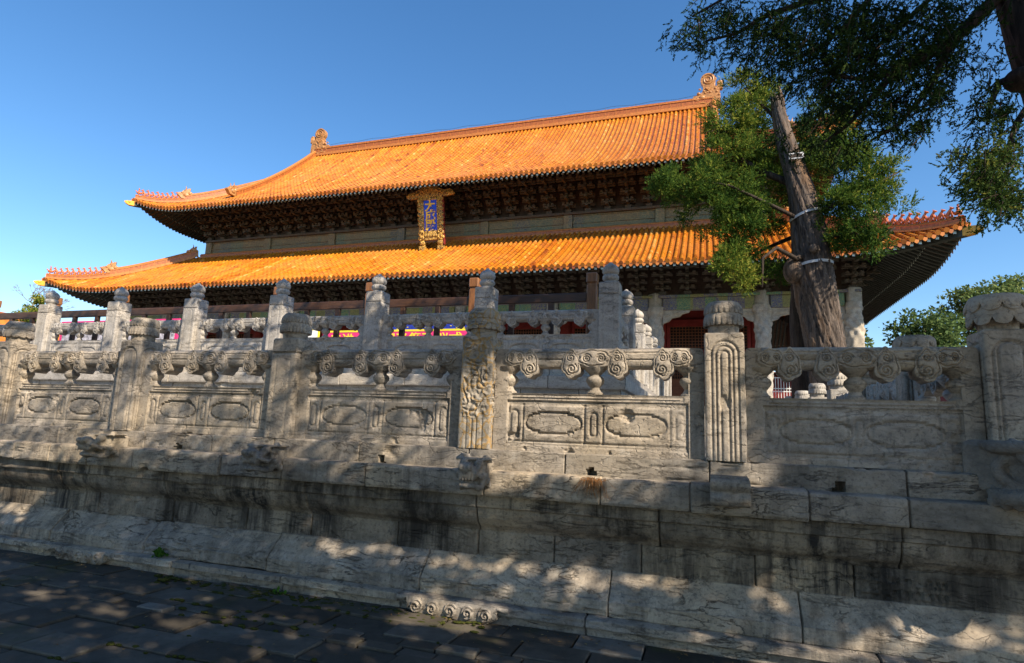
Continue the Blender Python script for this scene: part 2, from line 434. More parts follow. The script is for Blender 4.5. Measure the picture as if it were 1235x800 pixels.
# ================================================================ SETTING: ground
g = MB(); Ls = 3000
g.add([(-Ls, -Ls, -.06), (Ls, -Ls, -.06), (Ls, Ls, -.06), (-Ls, Ls, -.06)], [(0, 1, 2, 3)])
tag(obj('ground', g, M_EARTH), kind='structure')
cy_ = MB(); cy_.add([(-60, -60, -.03), (60, -60, -.03), (60, -1.62, -.03), (-60, -1.62, -.03)], [(0, 1, 2, 3)])
tag(obj('courtyard_paving', cy_, plain('worn courtyard paving', (.30, .25, .19), .9, .3, 2, bump=.3)), kind='structure')
pv = MB()
rows = [5.16, 4.82, 4.48, 4.33, 4.18, 3.84, 3.50, 3.16, 2.82, 2.48, 2.14, 1.8, 1.46, 1.12, .78, .44, .1, -.24, -.58, -.92, -1.26, -1.6]
for i in range(len(rows) - 1):
    y1, y0 = rows[i], rows[i + 1]; ln = .62 if y1 - y0 > .3 else .32
    x = -16 - rng.uniform(0, .5)
    while x < 9:
        w = ln * rng.uniform(.82, 1.15); gp = .007
        z = rng.normal(0, .007); a = np.clip(rng.normal(.42, .24), 0, 1)
        k = len(pv.V)
        pv.bbox(x + gp, x + w - gp, y0 + gp, y1 - gp, -.08, z, .008, a)
        tx, ty = rng.normal(0, .004, 2)
        for q in range(k, len(pv.V)):
            vx, vy, vz = pv.V[q]
            if vz > -.05: pv.V[q] = (vx + rng.normal(0, .002), vy + rng.normal(0, .002), vz + tx * (vx - x) / w + ty)
        x += w
tag(obj('brick_paving', pv, M_PAVE), kind='structure')
# moss tufts in the corner under the wall and along joints
ms = MB()
for i in range(900):
    if rng.random() < .45: px_, py_ = rng.uniform(-9.5, -1), 5.10 - abs(rng.normal(0, .10))
    else: px_, py_ = rng.uniform(-9.5, -1), rows[rng.integers(1, 9)] + rng.normal(0, .02)
    if fbm(np.array([[px_ * .8, py_, 3.3]]), 2, 5)[0] < .02: continue
    r_ = rng.uniform(.008, .026)
    ms.ball((px_, py_, 0.0), (r_ * rng.uniform(1, 2.4), r_, rng.uniform(.006, .014)), 8, 4)
tag(obj('moss', ms, M_MOSS, smooth=True), 'low green moss growing in the joints of the dark paving under the wall', 'moss', kind='stuff')

# ================================================================ stone terraces
X_R, Y_F = 2.14, 5.50       # corner post centre of the lower tier
def resample(pr, step):
    pr = np.array(pr, float); out = [pr[0]]
    for a, b in zip(pr[:-1], pr[1:]):
        n = max(1, int(np.ceil(np.linalg.norm(b - a) / step)))
        for k in range(1, n + 1): out.append(a + (b - a) * k / n)
    return np.array(out)

def course(profile, joints, x0, yF, xR, dz, dx=.025, step=.018, amp=.006, seed=1, holes=(), swirls=None, chip=1.0):
    """front wall course along x, ending mitred at the right corner"""
    pr = resample(profile, step)
    xs = np.arange(x0, xR + .5, dx)
    js = [j for j in joints if x0 < j < xR]
    add = []
    for j in js: add += [j - .012, j - .005, j, j + .005, j + .012]
    xs = np.unique(np.round(np.concatenate([xs[~np.any(np.abs(xs[:, None] - np.array(js)[None, :]) < .014, axis=1)] if js else xs, add]), 4))
    nx, npf = len(xs), len(pr)
    d = pr[:, 0]; z = pr[:, 1]
    XX = np.repeat(xs[:, None], npf, 1); DD = np.repeat(d[None], nx, 0).copy(); ZZ = np.repeat(z[None], nx, 0).copy()
    # normals of the profile
    t = np.gradient(pr, axis=0); nrm = np.stack([t[:, 1], -t[:, 0]], 1); nrm /= np.linalg.norm(nrm, axis=1)[:, None] + 1e-9
    P = np.stack([XX.ravel(), DD.ravel(), ZZ.ravel() + dz], 1)
    n1 = fbm(P * [1.6, 1.6, 5], 4, seed); n2 = fbm(P * [4, 4, 16], 4, seed + 9)
    rid = 1 - np.abs(fbm(P * [1.3, 2, 8] + fbm(P * 2, 2, seed + 3)[:, None] * .8, 4, seed + 20)) * 2
    mask = np.clip(fbm(P * [.7, .7, 1.2], 3, seed + 31) * 3, 0, 1)
    disp = amp * n1 + amp * .8 * n2 - .016 * chip * np.clip((rid - .86) / .14, 0, 1) * mask
    ch = np.clip(fbm(P * [3, 3, 5], 3, seed + 44) - .42, 0, 1); disp -= chip * .12 * ch ** 1.2
    disp = disp.reshape(nx, npf)
    for j in js:
        q = np.abs(xs - j); disp -= (.026 * np.clip(1 - q / .0075, 0, 1) + .004 * np.clip(1 - q / .013, 0, 1))[:, None]
    # blocks stand a hair in or out of line
    jb = np.searchsorted(np.array(sorted(js)), xs) if js else np.zeros(nx, int)
    off = rng.normal(0, .0045, len(js) + 1); disp += off[jb][:, None]
    for hx, hz, hw, hh in holes:
        for i in np.where(np.abs(xs - hx) < hw)[0]:
            zz = ZZ[i]; wloc = hw * (1 - .55 * np.clip((zz - hz) / hh, 0, 1))
            sel = (zz < hz + hh) & (np.abs(xs[i] - hx) < wloc) & (nrm[:, 0] < -.6)
            disp[i][sel] -= .14
    if swirls:
        for sx, sz, r, dep in swirls:
            rr = np.hypot(XX - sx, ZZ - sz); th = np.arctan2(ZZ - sz, XX - sx)
            w = np.clip((r - rr) / (r * .3), 0, 1)
            disp += w * (.012 * np.sin(rr / r * 14 + th) - dep * np.clip(1 - rr / (r * .4), 0, 1))
    DD += disp * nrm[:, 0][None]; ZZ += disp * nrm[:, 1][None]
    lim = xR + (yF - DD)
    f = np.clip((XX - (xR - .6)) / 1.1, 0, None) ** 1.0
    e = lim - (xR - .6)
    XX = np.where(XX > xR - .6, (xR - .6) + np.minimum(f, 1.0) * e, XX)
    P = np.stack([XX, DD, ZZ + dz], -1)
    tone = rng.uniform(0, 1, len(js) + 1)
    return MB().grid(P[:, ::-1], list(np.repeat(tone[jb[:-1]], npf - 1)))

def side_course(profile, yF, xR, y1, dz, amp=.004, seed=5, joint=1.5):
    pr = resample(profile, .05); ys = np.linspace(0, 1, int((y1 - yF) / .12))
    D = np.repeat(pr[None, :, 0], len(ys), 0); Z = np.repeat(pr[None, :, 1], len(ys), 0)
    Yw = D + (y1 - D) * ys[:, None]
    Q = np.stack([Yw.ravel(), D.ravel(), Z.ravel()], 1)
    dp = (amp * fbm(Q * [2, 2, 6], 3, seed)).reshape(D.shape)
    jj = np.abs(((Yw - yF) / joint) % 1 - .5) * joint
    dp -= .012 * (jj < .05)
    P = np.stack([xR + (yF - D) - dp * -1, Yw, Z + dz], -1)
    return MB().grid(P[:, ::-1])

def prof(yF):
    o = yF - 5.50
    S = lambda L: [(y + o, z) for y, z in L]
    return {
        'base_slab': S([(5.62, 1.450), (5.37, 1.450), (5.345, 1.440), (5.340, 1.275), (5.342, 1.250)]),
        'coping': S([(5.345, 1.262), (5.225, 1.256), (5.200, 1.245), (5.195, 1.225), (5.195, 1.060), (5.205, 1.040), (5.275, 1.032)]),
        'upper_moulding': S([(5.275, 1.034), (5.270, .935), (5.276, .925), (5.305, .918), (5.308, .875), (5.325, .825), (5.36, .77), (5.405, .735), (5.425, .705), (5.46, .700)]),
        'waist_course': S([(5.44, .710), (5.432, .700), (5.428, .470), (5.44, .455)]),
        'lower_moulding': S([(5.44, .478), (5.412, .470), (5.405, .452), (5.36, .405), (5.30, .345), (5.252, .292), (5.236, .268), (5.225, .262), (5.222, .150), (5.232, .138)]),
        'plinth': S([(5.24, .142), (5.130, .136), (5.118, .130), (5.114, .075), (5.122, .064), (5.165, .058), (5.160, -.08)]),
    }
COURSE_MAT = {'base_slab': MS_B, 'coping': MS_B, 'upper_moulding': MS_D, 'waist_course': MS_D, 'lower_moulding': MS_B, 'plinth': MS_B}
def joints(seed, lo, hi, x0=-13.0, x1=3):
    r = np.random.default_rng(seed); x = x0; out = []
    while x < x1: x += r.uniform(lo, hi); out.append(x)
    return out

terr = thing('stone_terrace', 'lower weathered grey limestone terrace wall with stepped mouldings and dragon spouts at the paving', 'terrace wall', (-6, 5.5, 0))
P1 = prof(5.50)
HOLES = []
for hx, hy in ((713, 574), (460, 555), (213, 541), (1013, 592)):
    h_ = at(hx, hy, 5.34); HOLES.append((h_[0], 1.255, .038, .085))
swl = []
for i in range(20):
    sx = 1.02 + .075 * (i // 2) + rng.uniform(-.01, .01); swl.append((sx, .62 if i % 2 else .53, .05, .03 if sx > 1.25 else .0))
for k, (nm, pr_) in enumerate(P1.items()):
    lo, hi = {'base_slab': (.75, 1.5), 'coping': (.6, 1.25), 'upper_moulding': (1.1, 1.9), 'waist_course': (.7, 1.3), 'lower_moulding': (1.1, 1.8), 'plinth': (1.3, 2.2)}[nm]
    mb = course(pr_, joints(30 + k, lo, hi), -13.0, 5.5, X_R, 0, seed=10 * k + 2, holes=HOLES if nm == 'base_slab' else (), swirls=swl if nm == 'waist_course' else None,
                amp=.0045 if nm in ('coping', 'upper_moulding') else .0035, chip=1.25 if nm in ('coping', 'base_slab', 'lower_moulding') else .8)
    sb = side_course(pr_, 5.5, X_R, 21.5, 0, seed=k)
    mb.add(sb.V, sb.F, .5)
    obj(nm, mb, COURSE_MAT[nm], terr, smooth=True, autosmooth=27)
fl = MB(); fl.box(-36, 2.32, 5.55, 25.5, 1.2, 1.444); tag(obj('terrace_walkway', fl, MS_F), kind='structure')
core = MB(); core.box(-36, 1.9, 5.75, 21.4, -.5, 1.19); obj('core', core, MS_D, terr)

terr2 = thing('stone_terrace', 'upper grey limestone terrace tier standing behind the lower balustrade', 'terrace wall', (-8, 9.93, 1.45))
P2 = prof(9.93); XU, YU = -1.58, 9.93
for k, (nm, pr_) in enumerate(P2.items()):
    mb = course(pr_, joints(60 + k, .9, 1.6, -19.0, -1), -18.5, 9.93, XU, 1.30, dx=.06, step=.04, seed=10 * k + 5, chip=.7)
    sb = side_course(pr_, 9.93, XU, 24.0, 1.30, seed=20 + k); mb.add(sb.V, sb.F, .5)
    obj(nm, mb, MS_U, terr2, smooth=True, autosmooth=38)
core = MB(); core.box(-31, -1.85, 10.2, 24.5, 1.45, 2.5); obj('core', core, MS_D, terr2)
fl = MB(); fl.box(-31, -1.42, 10.0, 24.2, 2.45, 2.744); tag(obj('upper_terrace_floor', fl, MS_F), kind='structure')
hp = thing('hall_platform', 'broad stone platform carrying the orange roofed hall', 'platform', (-16.3, 41.8, 0))
hb = MB(); hb.box(-45, 8.5, 24.2, 60, -.2, 2.70); obj('platform_wall', hb, MS_U, hp)
hb = MB(); hb.bbox(-45.15, 8.65, 24.05, 60.1, 2.702, 2.76, .02); obj('edge_slab', hb, MS_F, hp)

# ---- carved cloud feet along the plinth
def cloud_foot(xc, w):
    h = .150; nx, nz = 140, 40
    us = np.linspace(-1, 1, nx); vs = np.linspace(0, 1, nz)
    U, Vv = np.meshgrid(us, vs, indexing='ij')
    bot = np.clip(.55 * (np.abs(U) > .80) + .25 * np.clip((np.abs(U) - .62) / .2, 0, 1) + .10 * (1 - np.abs(np.sin(U * math.pi * 2.6))), 0, .8)
    bot = np.where(np.abs(U) > .86, .72, bot); Z = bot * h + (1 - bot) * h * Vv - .012
    X = xc + U * w / 2
    relief = np.zeros_like(U)
    for i, cx in enumerate((-.62, -.31, 0, .31, .62)):
        rr = np.hypot((U - cx) * w / 2, Z - h * .42); th = np.arctan2(Z - h * .42, (U - cx) * w / 2 * (1 if cx >= 0 else -1))
        r0 = .062
        relief = np.maximum(relief, np.clip((r0 - rr) / .02, 0, 1) * (.012 + .010 * np.sin(rr / r0 * 12 + th)))
    Yf = 5.082 - relief * 1.5 - .012 * np.sin(np.clip(Vv, 0, 1) * math.pi)
    F_ = np.stack([X, Yf, Z], -1); B_ = np.stack([X, np.full_like(Yf, 5.19), Z], -1)
    m = MB(); m.grid(F_); m.grid(B_[::-1]); m.grid(np.stack([F_[:, 0], B_[:, 0]], 1)[::-1])
    for i, cx in enumerate((-.60, -.31, 0, .31, .60)):
        t = np.linspace(0, 1, 46); sg = 1 if cx >= 0 else -1
        a = .4 + t * (3.6 if cx else 2.6) * math.pi; rr = (.056 if cx else .062) * (1 - t * .82)
        m.tube(np.stack([xc + cx * w / 2 + sg * rr * np.cos(a), np.full(46, 5.066), h * .44 + rr * np.sin(a)], 1), .0105, 7)
    return m
o = obj('cloud_foot', cloud_foot(-6.66, .92), MS_B, terr, smooth=True, autosmooth=50)
o = obj('cloud_foot', cloud_foot(-2.17, 1.06), MS_B, terr, smooth=True, autosmooth=50)

# ---- dragon head spouts
def remesh(o, vox, smooth=6):
    m = o.modifiers.new('remesh', 'REMESH'); m.mode = 'VOXEL'; m.voxel_size = vox; m.use_smooth_shade = True
    s = o.modifiers.new('smooth', 'SMOOTH'); s.iterations = smooth; s.factor = .4
def dragon_spout():
    m = MB()                                   # local: points to -y, base plane y=0, centre z=0
    m.bbox(-.135, .135, -.16, .12, -.10, .115, .02)
    m.bbox(-.10, .10, -.34, -.10, -.045, .07, .03)
    m.prism([(-.17, .115), (.17, .115), (.19, .135), (-.19, .135)], -.18, .04)
    m.ball((0, -.30, .055), (.075, .07, .05)); m.ball((-.045, -.35, .065), (.03, .035, .03)); m.ball((.045, -.35, .065), (.03, .035, .03))
    for s in (-1, 1):
        m.ball((s * .085, -.20, .085), (.045, .055, .04)); m.ball((s * .098, -.235, .055), (.024, .022, .024))
        m.tube([(s * .09, -.05, .13), (s * .15, -.12, .14), (s * .20, -.14, .12)], [.035, .028, .012], 8)
        for q in range(3): m.ball((s * .13, -.06 + .05 * q - .05, -.02 - .035 * q), (.035, .035, .035))
        m.tube([(s * .10, -.33, .02), (s * .125, -.22, -.02), (s * .12, -.1, .0)], [.018, .022, .018], 8)
        m.tube([(s * .06, -.30, -.085), (s * .10, -.2, -.11), (s * .09, -.1, -.10)], [.02, .03, .03], 8)
    m.ball((0, -.24, -.09), (.085, .10, .03))
    for q in range(-2, 3): m.ball((q * .035, -.325, -.03), (.012, .012, .02))
    return m
spots = [(-6.585, 1.275), (-4.32, 1.25), (-2.02, 1.235)]
sp0 = None
for i, (x, z) in enumerate(spots):
    if sp0 is None:
        sp0 = obj('dragon_spout', dragon_spout(), MS, terr, local=True, loc=(x - terr.location.x, 5.21 - terr.location.y, z), smooth=True); remesh(sp0, .0085, 1); o = sp0
    else:
        o = dup(sp0, terr, (x - terr.location.x, 5.21 - terr.location.y, z), 0.0)
        if i == 2: o.scale = (.86, .9, 1.05)
    o['label'] = ('carved dragon head with flat horned brow under the second post', 'carved dragon head with wide horned brow under the third post', 'narrow worn dragon head under the veined post')[i]
br = MB(); br.bbox(-.135, .135, -.20, .10, -.105, .105, .018)
for zz, rr in ((.055, .05), (-.05, .055)):
    br.tube([(-.14, -.20, zz), (-.05, -.215, zz), (.06, -.212, zz), (.145, -.20, zz)], [rr * .9, rr, rr, rr * .92], 12)
br.bbox(-.145, .145, -.14, .05, .085, .118, .01)
for s in (-1, 1): br.bbox(s * .13 - .015, s * .13 + .015, -.225, -.1, -.1, .11, .01)
o = obj('broken_spout', br, MS, terr, local=True, loc=(.14 - terr.location.x, 5.20 - terr.location.y, 1.225), smooth=True); remesh(o, .009, 2)
o['label'] = 'broken off spout stub of two stone rolls under the lit post'
# corner dragon
cd = MB()
def sw(t): return np.array([0, -t, 0])
cd.bbox(-.24, .24, -.55, .30, -.19, .20, .04)
cd.ball((0, -.62, .0), (.22, .28, .20)); cd.ball((0, -.86, .02), (.16, .2, .12)); cd.ball((0, -.80, -.15), (.15, .2, .06))
for s in (-1, 1):
    cd.tube([(s * .22, -.05, .18), (s * .26, -.25, .05), (s * .25, -.42, -.10), (s * .20, -.50, -.2)], [.05, .07, .06, .05], 10)
    cd.tube([(s * .26, -.18, .16), (s * .30, -.34, .10), (s * .27, -.52, .02), (s * .24, -.62, -.1)], [.035, .05, .045, .03], 10)
    cd.ball((s * .20, -.70, .10), (.07, .09, .07)); cd.ball((s * .22, -.74, .04), (.035, .035, .035))
    for q in range(4): cd.ball((s * .24, -.30 - .06 * q, -.17 + .01 * q), (.05, .05, .05))
    for q in range(5): cd.ball((s * .17, -.72 - .05 * q, -.075), (.018, .018, .03))
def _scale_stone():
    m = NM('scaly limestone')
    d = m.vor(m.map((1, 1, 1.15)), 29, 'DISTANCE_TO_EDGE', rand=.85)
    n = m.noise(m.pos, 4, 7, .7); col = m.mix(m.ramp(n, [(.3, 0.0), (.7, 1.0)]), (.15, .135, .12), (.36, .32, .27))
    col = m.mix(m.ramp(d, [(.0, .05), (.05, 0.0)]), col, (.09, .085, .075))
    return m.done(col, .88, m.bump(m.ramp(d, [(0, 0.0), (.16, 1.0)]), .5, .010), .2)
for s in (-1, 1):
    t = np.linspace(0, 2 * math.pi, 30)
    cd.tube(np.stack([np.full(30, s * .25) + s * .03 * np.cos(t * 2), -.16 + .16 * np.cos(t) + .05 * np.sin(t), -.03 + .115 * np.sin(t)], 1), .042, 9, caps=False)
    cd.tube([(s * .25, .12, .17), (s * .285, .02, .15), (s * .29, -.14, .15), (s * .27, -.34, .16)], [.03, .045, .05, .03], 9)
    cd.tube([(s * .24, .08, -.17), (s * .29, -.05, -.20), (s * .28, -.22, -.19), (s * .25, -.40, -.2)], [.04, .06, .06, .04], 9)
    for q in range(6): cd.ball((s * .27, .05 - .085 * q, -.235), (.045, .045, .05), 8, 6)
o = obj('corner_dragon', cd, _scale_stone(), terr, local=True, loc=(X_R + .02 - terr.location.x, 5.36 - terr.location.y, 1.50), rotz=R(38), smooth=True); remesh(o, .012, 1)
o['label'] = 'large scaly corner dragon head jutting out under the end post'

# ================================================================ balustrades
def sdf_cart(X, Z, cx, cz, w, h):
    qx = np.abs(X - cx); qz = np.abs(Z - cz)
    bx = np.maximum(qx - w * .78, qz - h)
    c1 = np.hypot(qx - w * .78, qz) - h * .74
    b2 = np.maximum(qx - w * .55, qz - h * 1.12)
    return np.minimum(np.minimum(np.where((qx < w * .78), qz - h * .92, 9), c1), np.maximum(b2, -9))
def panel_face(L, seed, cell=.0085):
    nx = int(L / cell); nz = int(.535 / cell)
    xs = np.linspace(-L / 2, L / 2, nx); zs = np.linspace(0, .535, nz)
    X, Z = np.meshgrid(xs, zs, indexing='ij'); H = np.zeros_like(X); gw = .0115
    groove = lambda d, dep: -dep * np.clip(1.4 - np.abs(d) / gw, 0, 1)
    inn = L / 2 - .13
    def rect(x0, x1, z0, z1):
        qx = np.maximum(x0 - X, X - x1); qz = np.maximum(z0 - Z, Z - z1)
        return np.maximum(qx, qz)
    H += np.where(Z > .467, .006, 0)
    H += groove(rect(-inn + .05, inn - .05, .485, .515), .009)
    H += groove(Z - .458, .010) + groove(Z - .445, .006)
    H += groove(rect(-inn + .02, inn - .02, .085, .43), .011) + groove(Z - .06, .007)
    for vx in (-.085, .085, inn - .16, -inn + .16): H += groove(X - vx, .010) * ((Z > .085) & (Z < .43))
    for s in (-1, 1):
        d = sdf_cart(X, Z, s * (inn - .16 + .085) / 2, .262, .26, .088)
        H += groove(d, .016) - .006 * (d < 0)
        cap = np.hypot(X - s * (inn - .075), np.clip(np.abs(Z - .26) - .08, 0, None)) - .035
        H += groove(cap, .009)
    cap = np.hypot(X, np.clip(np.abs(Z - .26) - .075, 0, None)) - .03
    H += groove(cap, .012)
    P = np.stack([X.ravel() + seed * 7.7, Z.ravel(), np.zeros(X.size) + seed], 1)
    n = fbm(P * [5, 9, 1], 4, seed).reshape(X.shape); H += .004 * n
    chip = np.clip(fbm(P * [6, 6, 1], 4, seed + 7).reshape(X.shape) - .40, 0, 1); H -= .16 * chip
    worn = np.clip(fbm(P * [1.5, 2, 1], 2, seed + 3).reshape(X.shape) * 1.6 + .75, .25, 1); H = np.where(H < 0, H * np.clip(worn + .25, 0, 1) * 1.5, H)
    return X, Z, H
def panel(L, seed, mat, name='carved_panel', cell=.0085, parent=None):
    X, Z, H = panel_face(L, seed, cell)
    m = MB(); m.grid(np.stack([X, -.070 - H, Z], -1)); n1 = len(m.V)
    X2, Z2, H2 = panel_face(L, seed + 3, .02); m.grid(np.stack([-X2, .070 + H2, Z2], -1))
    m.box(-L / 2, L / 2, -.03, .03, 0.002, .53); m.box(-L / 2 + .01, L / 2 - .01, -.068, .068, .528, .5345)
    for s in (-1, 1):
        # end stile with a softened top corner
        xo, xi = s * L / 2, s * (L / 2 - .13)
        pl = [(xo, 0), (xo, .925), (xo - s * .012, .95), (xo - s * .04, .958), (xi, .958), (xi, 0)]
        m.prism(pl if s < 0 else pl[::-1], -.077, .077)
    return obj(name, m, mat, parent, local=True, smooth=True, autosmooth=45)
def rail(L, seed, mat, parent):
    half = [(-.045, .775), (-.075, .79), (-.086, .815), (-.088, .842), (-.079, .852), (-.079, .858), (-.090, .866), (-.092, .905), (-.083, .914), (-.083, .920), (-.088, .930), (-.072, .952), (-.035, .966)]
    pr = half + [(-y, z) for y, z in half[::-1]]
    xs = np.linspace(-L / 2 + .128, L / 2 - .128, 90)
    P = np.zeros((len(xs), len(pr) + 1, 3))
    for j, (y, z) in enumerate(pr + [pr[0]]): P[:, j, 0] = xs; P[:, j, 1] = y; P[:, j, 2] = z
    q = P.reshape(-1, 3); n = fbm(q * [3, 9, 9] + seed * 3.1, 4, seed); ch = np.clip(fbm(q * [5, 8, 8] + seed, 3, seed + 5) - .35, 0, 1)
    q2 = q.copy(); c = np.array([0, 0, .87]); v = (q - c) * [0, 1, 1]; v /= np.linalg.norm(v, axis=1)[:, None]
    q2 = q + v * (.004 * n - .05 * ch)[:, None]; P = q2.reshape(P.shape); P[:, -1] = P[:, 0]
    m = MB().grid(P)
    return obj('handrail', m, mat, parent, local=True, smooth=True, autosmooth=40)
def spiral_pts(cx, cz, r, turns, sx=1, ph=0):
    t = np.linspace(0, 1, 70); a = ph + t * turns * 2 * math.pi; rr = r * (1 - t * .85)
    return np.stack([cx + sx * rr * np.cos(a), cz + rr * np.sin(a)], 1)
def cloud(w, h, mode):
    """lobed ruyi cloud, front at -y, with carved spirals"""
    nr, nt = 30, 96
    th = np.linspace(0, 2 * math.pi, nt, endpoint=False)
    lob = {'h': 7, 'v': 6}[mode]
    r_out = 1 + .15 * np.abs(np.sin(th * lob / 2 + (.5 * math.pi if mode == 'h' else .35)))
    if mode == 'v': r_out *= 1 - .10 * np.cos(th + math.pi * .5) * 0
    rs = np.linspace(0.0, 1, nr)
    Xg = np.outer(rs, r_out * np.cos(th)) * w / 2; Zg = np.outer(rs, r_out * np.sin(th)) * h / 2
    if mode == 'v': Xg *= (1 - .22 * (Zg / (h / 2)))
    if mode == 'h':
        sp = [spiral_pts(-w * .20, -h * .02, h * .27, 1.9, 1, .3), spiral_pts(w * .20, -h * .02, h * .27, 1.9, -1, .3)]
    else:
        sp = [spiral_pts(0, h * .20, w * .26, 1.7, 1, 1.2), spiral_pts(0.01, -h * .22, w * .33, 1.8, -1, 2.2)]
    PT = np.concatenate(sp)
    dmin = np.min(np.hypot(Xg[..., None] - PT[:, 0], Zg[..., None] - PT[:, 1]), axis=-1)
    dome = .020 * (1 - rs[:, None] ** 2.4)
    g_ = -.014 * np.clip(1.35 - dmin / .0075, 0, 1) - .012 * np.clip(1.3 - np.abs(rs[:, None] - .80) / .06, 0, 1)
    H = dome + g_ + .0
    m = MB()
    for s in (-1, 1):
        P = np.stack([Xg, s * (.092 + H), Zg], -1); P = np.concatenate([P, P[:, :1]], 1)
        m.grid(P if s < 0 else P[:, ::-1])
    e = np.stack([np.stack([Xg[-1], np.full(nt, -.092), Zg[-1]], -1), np.stack([Xg[-1], np.full(nt, .092), Zg[-1]], -1)], 0)
    e = np.concatenate([e, e[:, :1]], 1); m.grid(e[::-1])
    return m
def baluster(mat, parent, loc, name='vase_baluster'):
    pr = [(.072, .520), (.075, .552), (.060, .562), (.046, .585), (.044, .60), (.058, .615), (.080, .645), (.086, .668), (.076, .692), (.055, .708), (.052, .718), (.066, .735), (.092, .758), (.11, .79)]
    m = MB().lathe(pr, n=22)
    return obj(name, m, mat, parent, local=True, loc=loc, smooth=True, autosmooth=50)
CLH = cloud(.33, .16, 'h'); CLV = cloud(.16, .25, 'v')
def full_panel(L, seed, mat, cell=.0085):
    p = panel(L, seed, mat, cell=cell); rail(L, seed, mat, p)
    inn = L / 2 - .13
    first = {}
    for xc, zc, k in ((0, .868, 'h'), (-.215, .822, 'v'), (.215, .822, 'v'), (-inn + .215, .822, 'v'), (inn - .215, .822, 'v'), (-inn + .075, .872, 'hs'), (inn - .075, .872, 'hs')):
        if k not in first:
            src = {'h': CLH, 'v': CLV, 'hs': CLH}[k]
            o = obj('cloud_scroll', src, mat, p, local=True, loc=(xc, 0, zc), smooth=True, autosmooth=60); first[k] = o
            if k == 'hs': o.scale = (.62, 1.0, .9)
        else:
            o = first[k].copy(); COL.objects.link(o); o.parent = p; o.location = (xc, 0, zc)
        if k == 'v' and xc > 0: o.scale = (-1, 1, 1)
    b0 = baluster(mat, p, (0, 0, 0))
    for s in (-1, 1):
        b = b0.copy(); COL.objects.link(b); b.parent = p; b.location = (s * (inn + .005), 0, 0)
    return p

def post_shaft(mat, h, w, style, seed, parent=None):
    """square shaft with incised faces; style picks the carving"""
    c = .0085; nx = int(2 * w / c); nz = int(h / c)
    us = np.linspace(-w + .006, w - .006, nx); zs = np.linspace(0, h - .004, nz)
    U, Z = np.meshgrid(us, zs, indexing='ij'); m = MB()
    for k in range(4):
        H = np.zeros_like(U); gw = .0095
        gr = lambda d, dep: -dep * np.clip(1.4 - np.abs(d) / gw, 0, 1)
        if style in ('arch', 'flute'):
            for hw_, top in ((w * .66, .94), (w * .42, .90), (w * .20, .86)) if style == 'arch' else ((w * .7, .93), (w * .5, .92)):
                d = np.where(Z > h * top - hw_, np.hypot(U, Z - (h * top - hw_)) - hw_, np.abs(U) - hw_)
                H += gr(d, .013)
        if style == 'dragon':
            q = np.stack([U.ravel() * 9, Z.ravel() * 9, np.full(U.size, k * 5.0)], 1)
            H += .010 * np.sin(fbm(q, 3, 3).reshape(U.shape) * 16) * np.clip((w * .8 - np.abs(U)) / .02, 0, 1) * (Z > h * .28)
            H += gr(np.abs(U) - w * .5, .009) * (Z < h * .26) + gr(np.abs(U) - w * .15, .009) * (Z < h * .26)
        if style == 'plain':
            d = np.where(Z > h * .78, np.hypot(U, Z - h * .78) - w * .55, np.abs(U) - w * .55); H += gr(d, .006)
            H += gr(Z - h * .86, .02)
        q = np.stack([U.ravel() + k * 3 + seed, Z.ravel(), np.full(U.size, seed * 1.3)], 1)
        H += .004 * fbm(q * [7, 7, 1], 4, seed).reshape(U.shape) - .14 * np.clip(fbm(q * [6, 4, 1], 4, seed + 4).reshape(U.shape) - .42, 0, 1)
        H = H * np.clip((w - .006 - np.abs(U)) / .02, 0, 1) - .5 * np.clip(np.abs(U) - (w - .018), 0, 1)
        P = np.stack([U, -w - H, Z], -1); a = k * math.pi / 2
        rot = np.array([[math.cos(a), -math.sin(a), 0], [math.sin(a), math.cos(a), 0], [0, 0, 1]])
        m.grid(P @ rot.T)
    m.bbox(-w, w, -w, w, 0.0, h, .016); m.bbox(-w + .006, w - .006, -w + .006, w - .006, h - .03, h + .012, .010)
    # keep the core just inside the carved faces
    n0 = len(m.V) - 48
    for q in range(n0, n0 + 24):
        x, y, z = m.V[q]; m.V[q] = (x * .84, y * .84, z)
    return obj('balustrade_post', m, mat, parent, local=True, smooth=True, autosmooth=40)
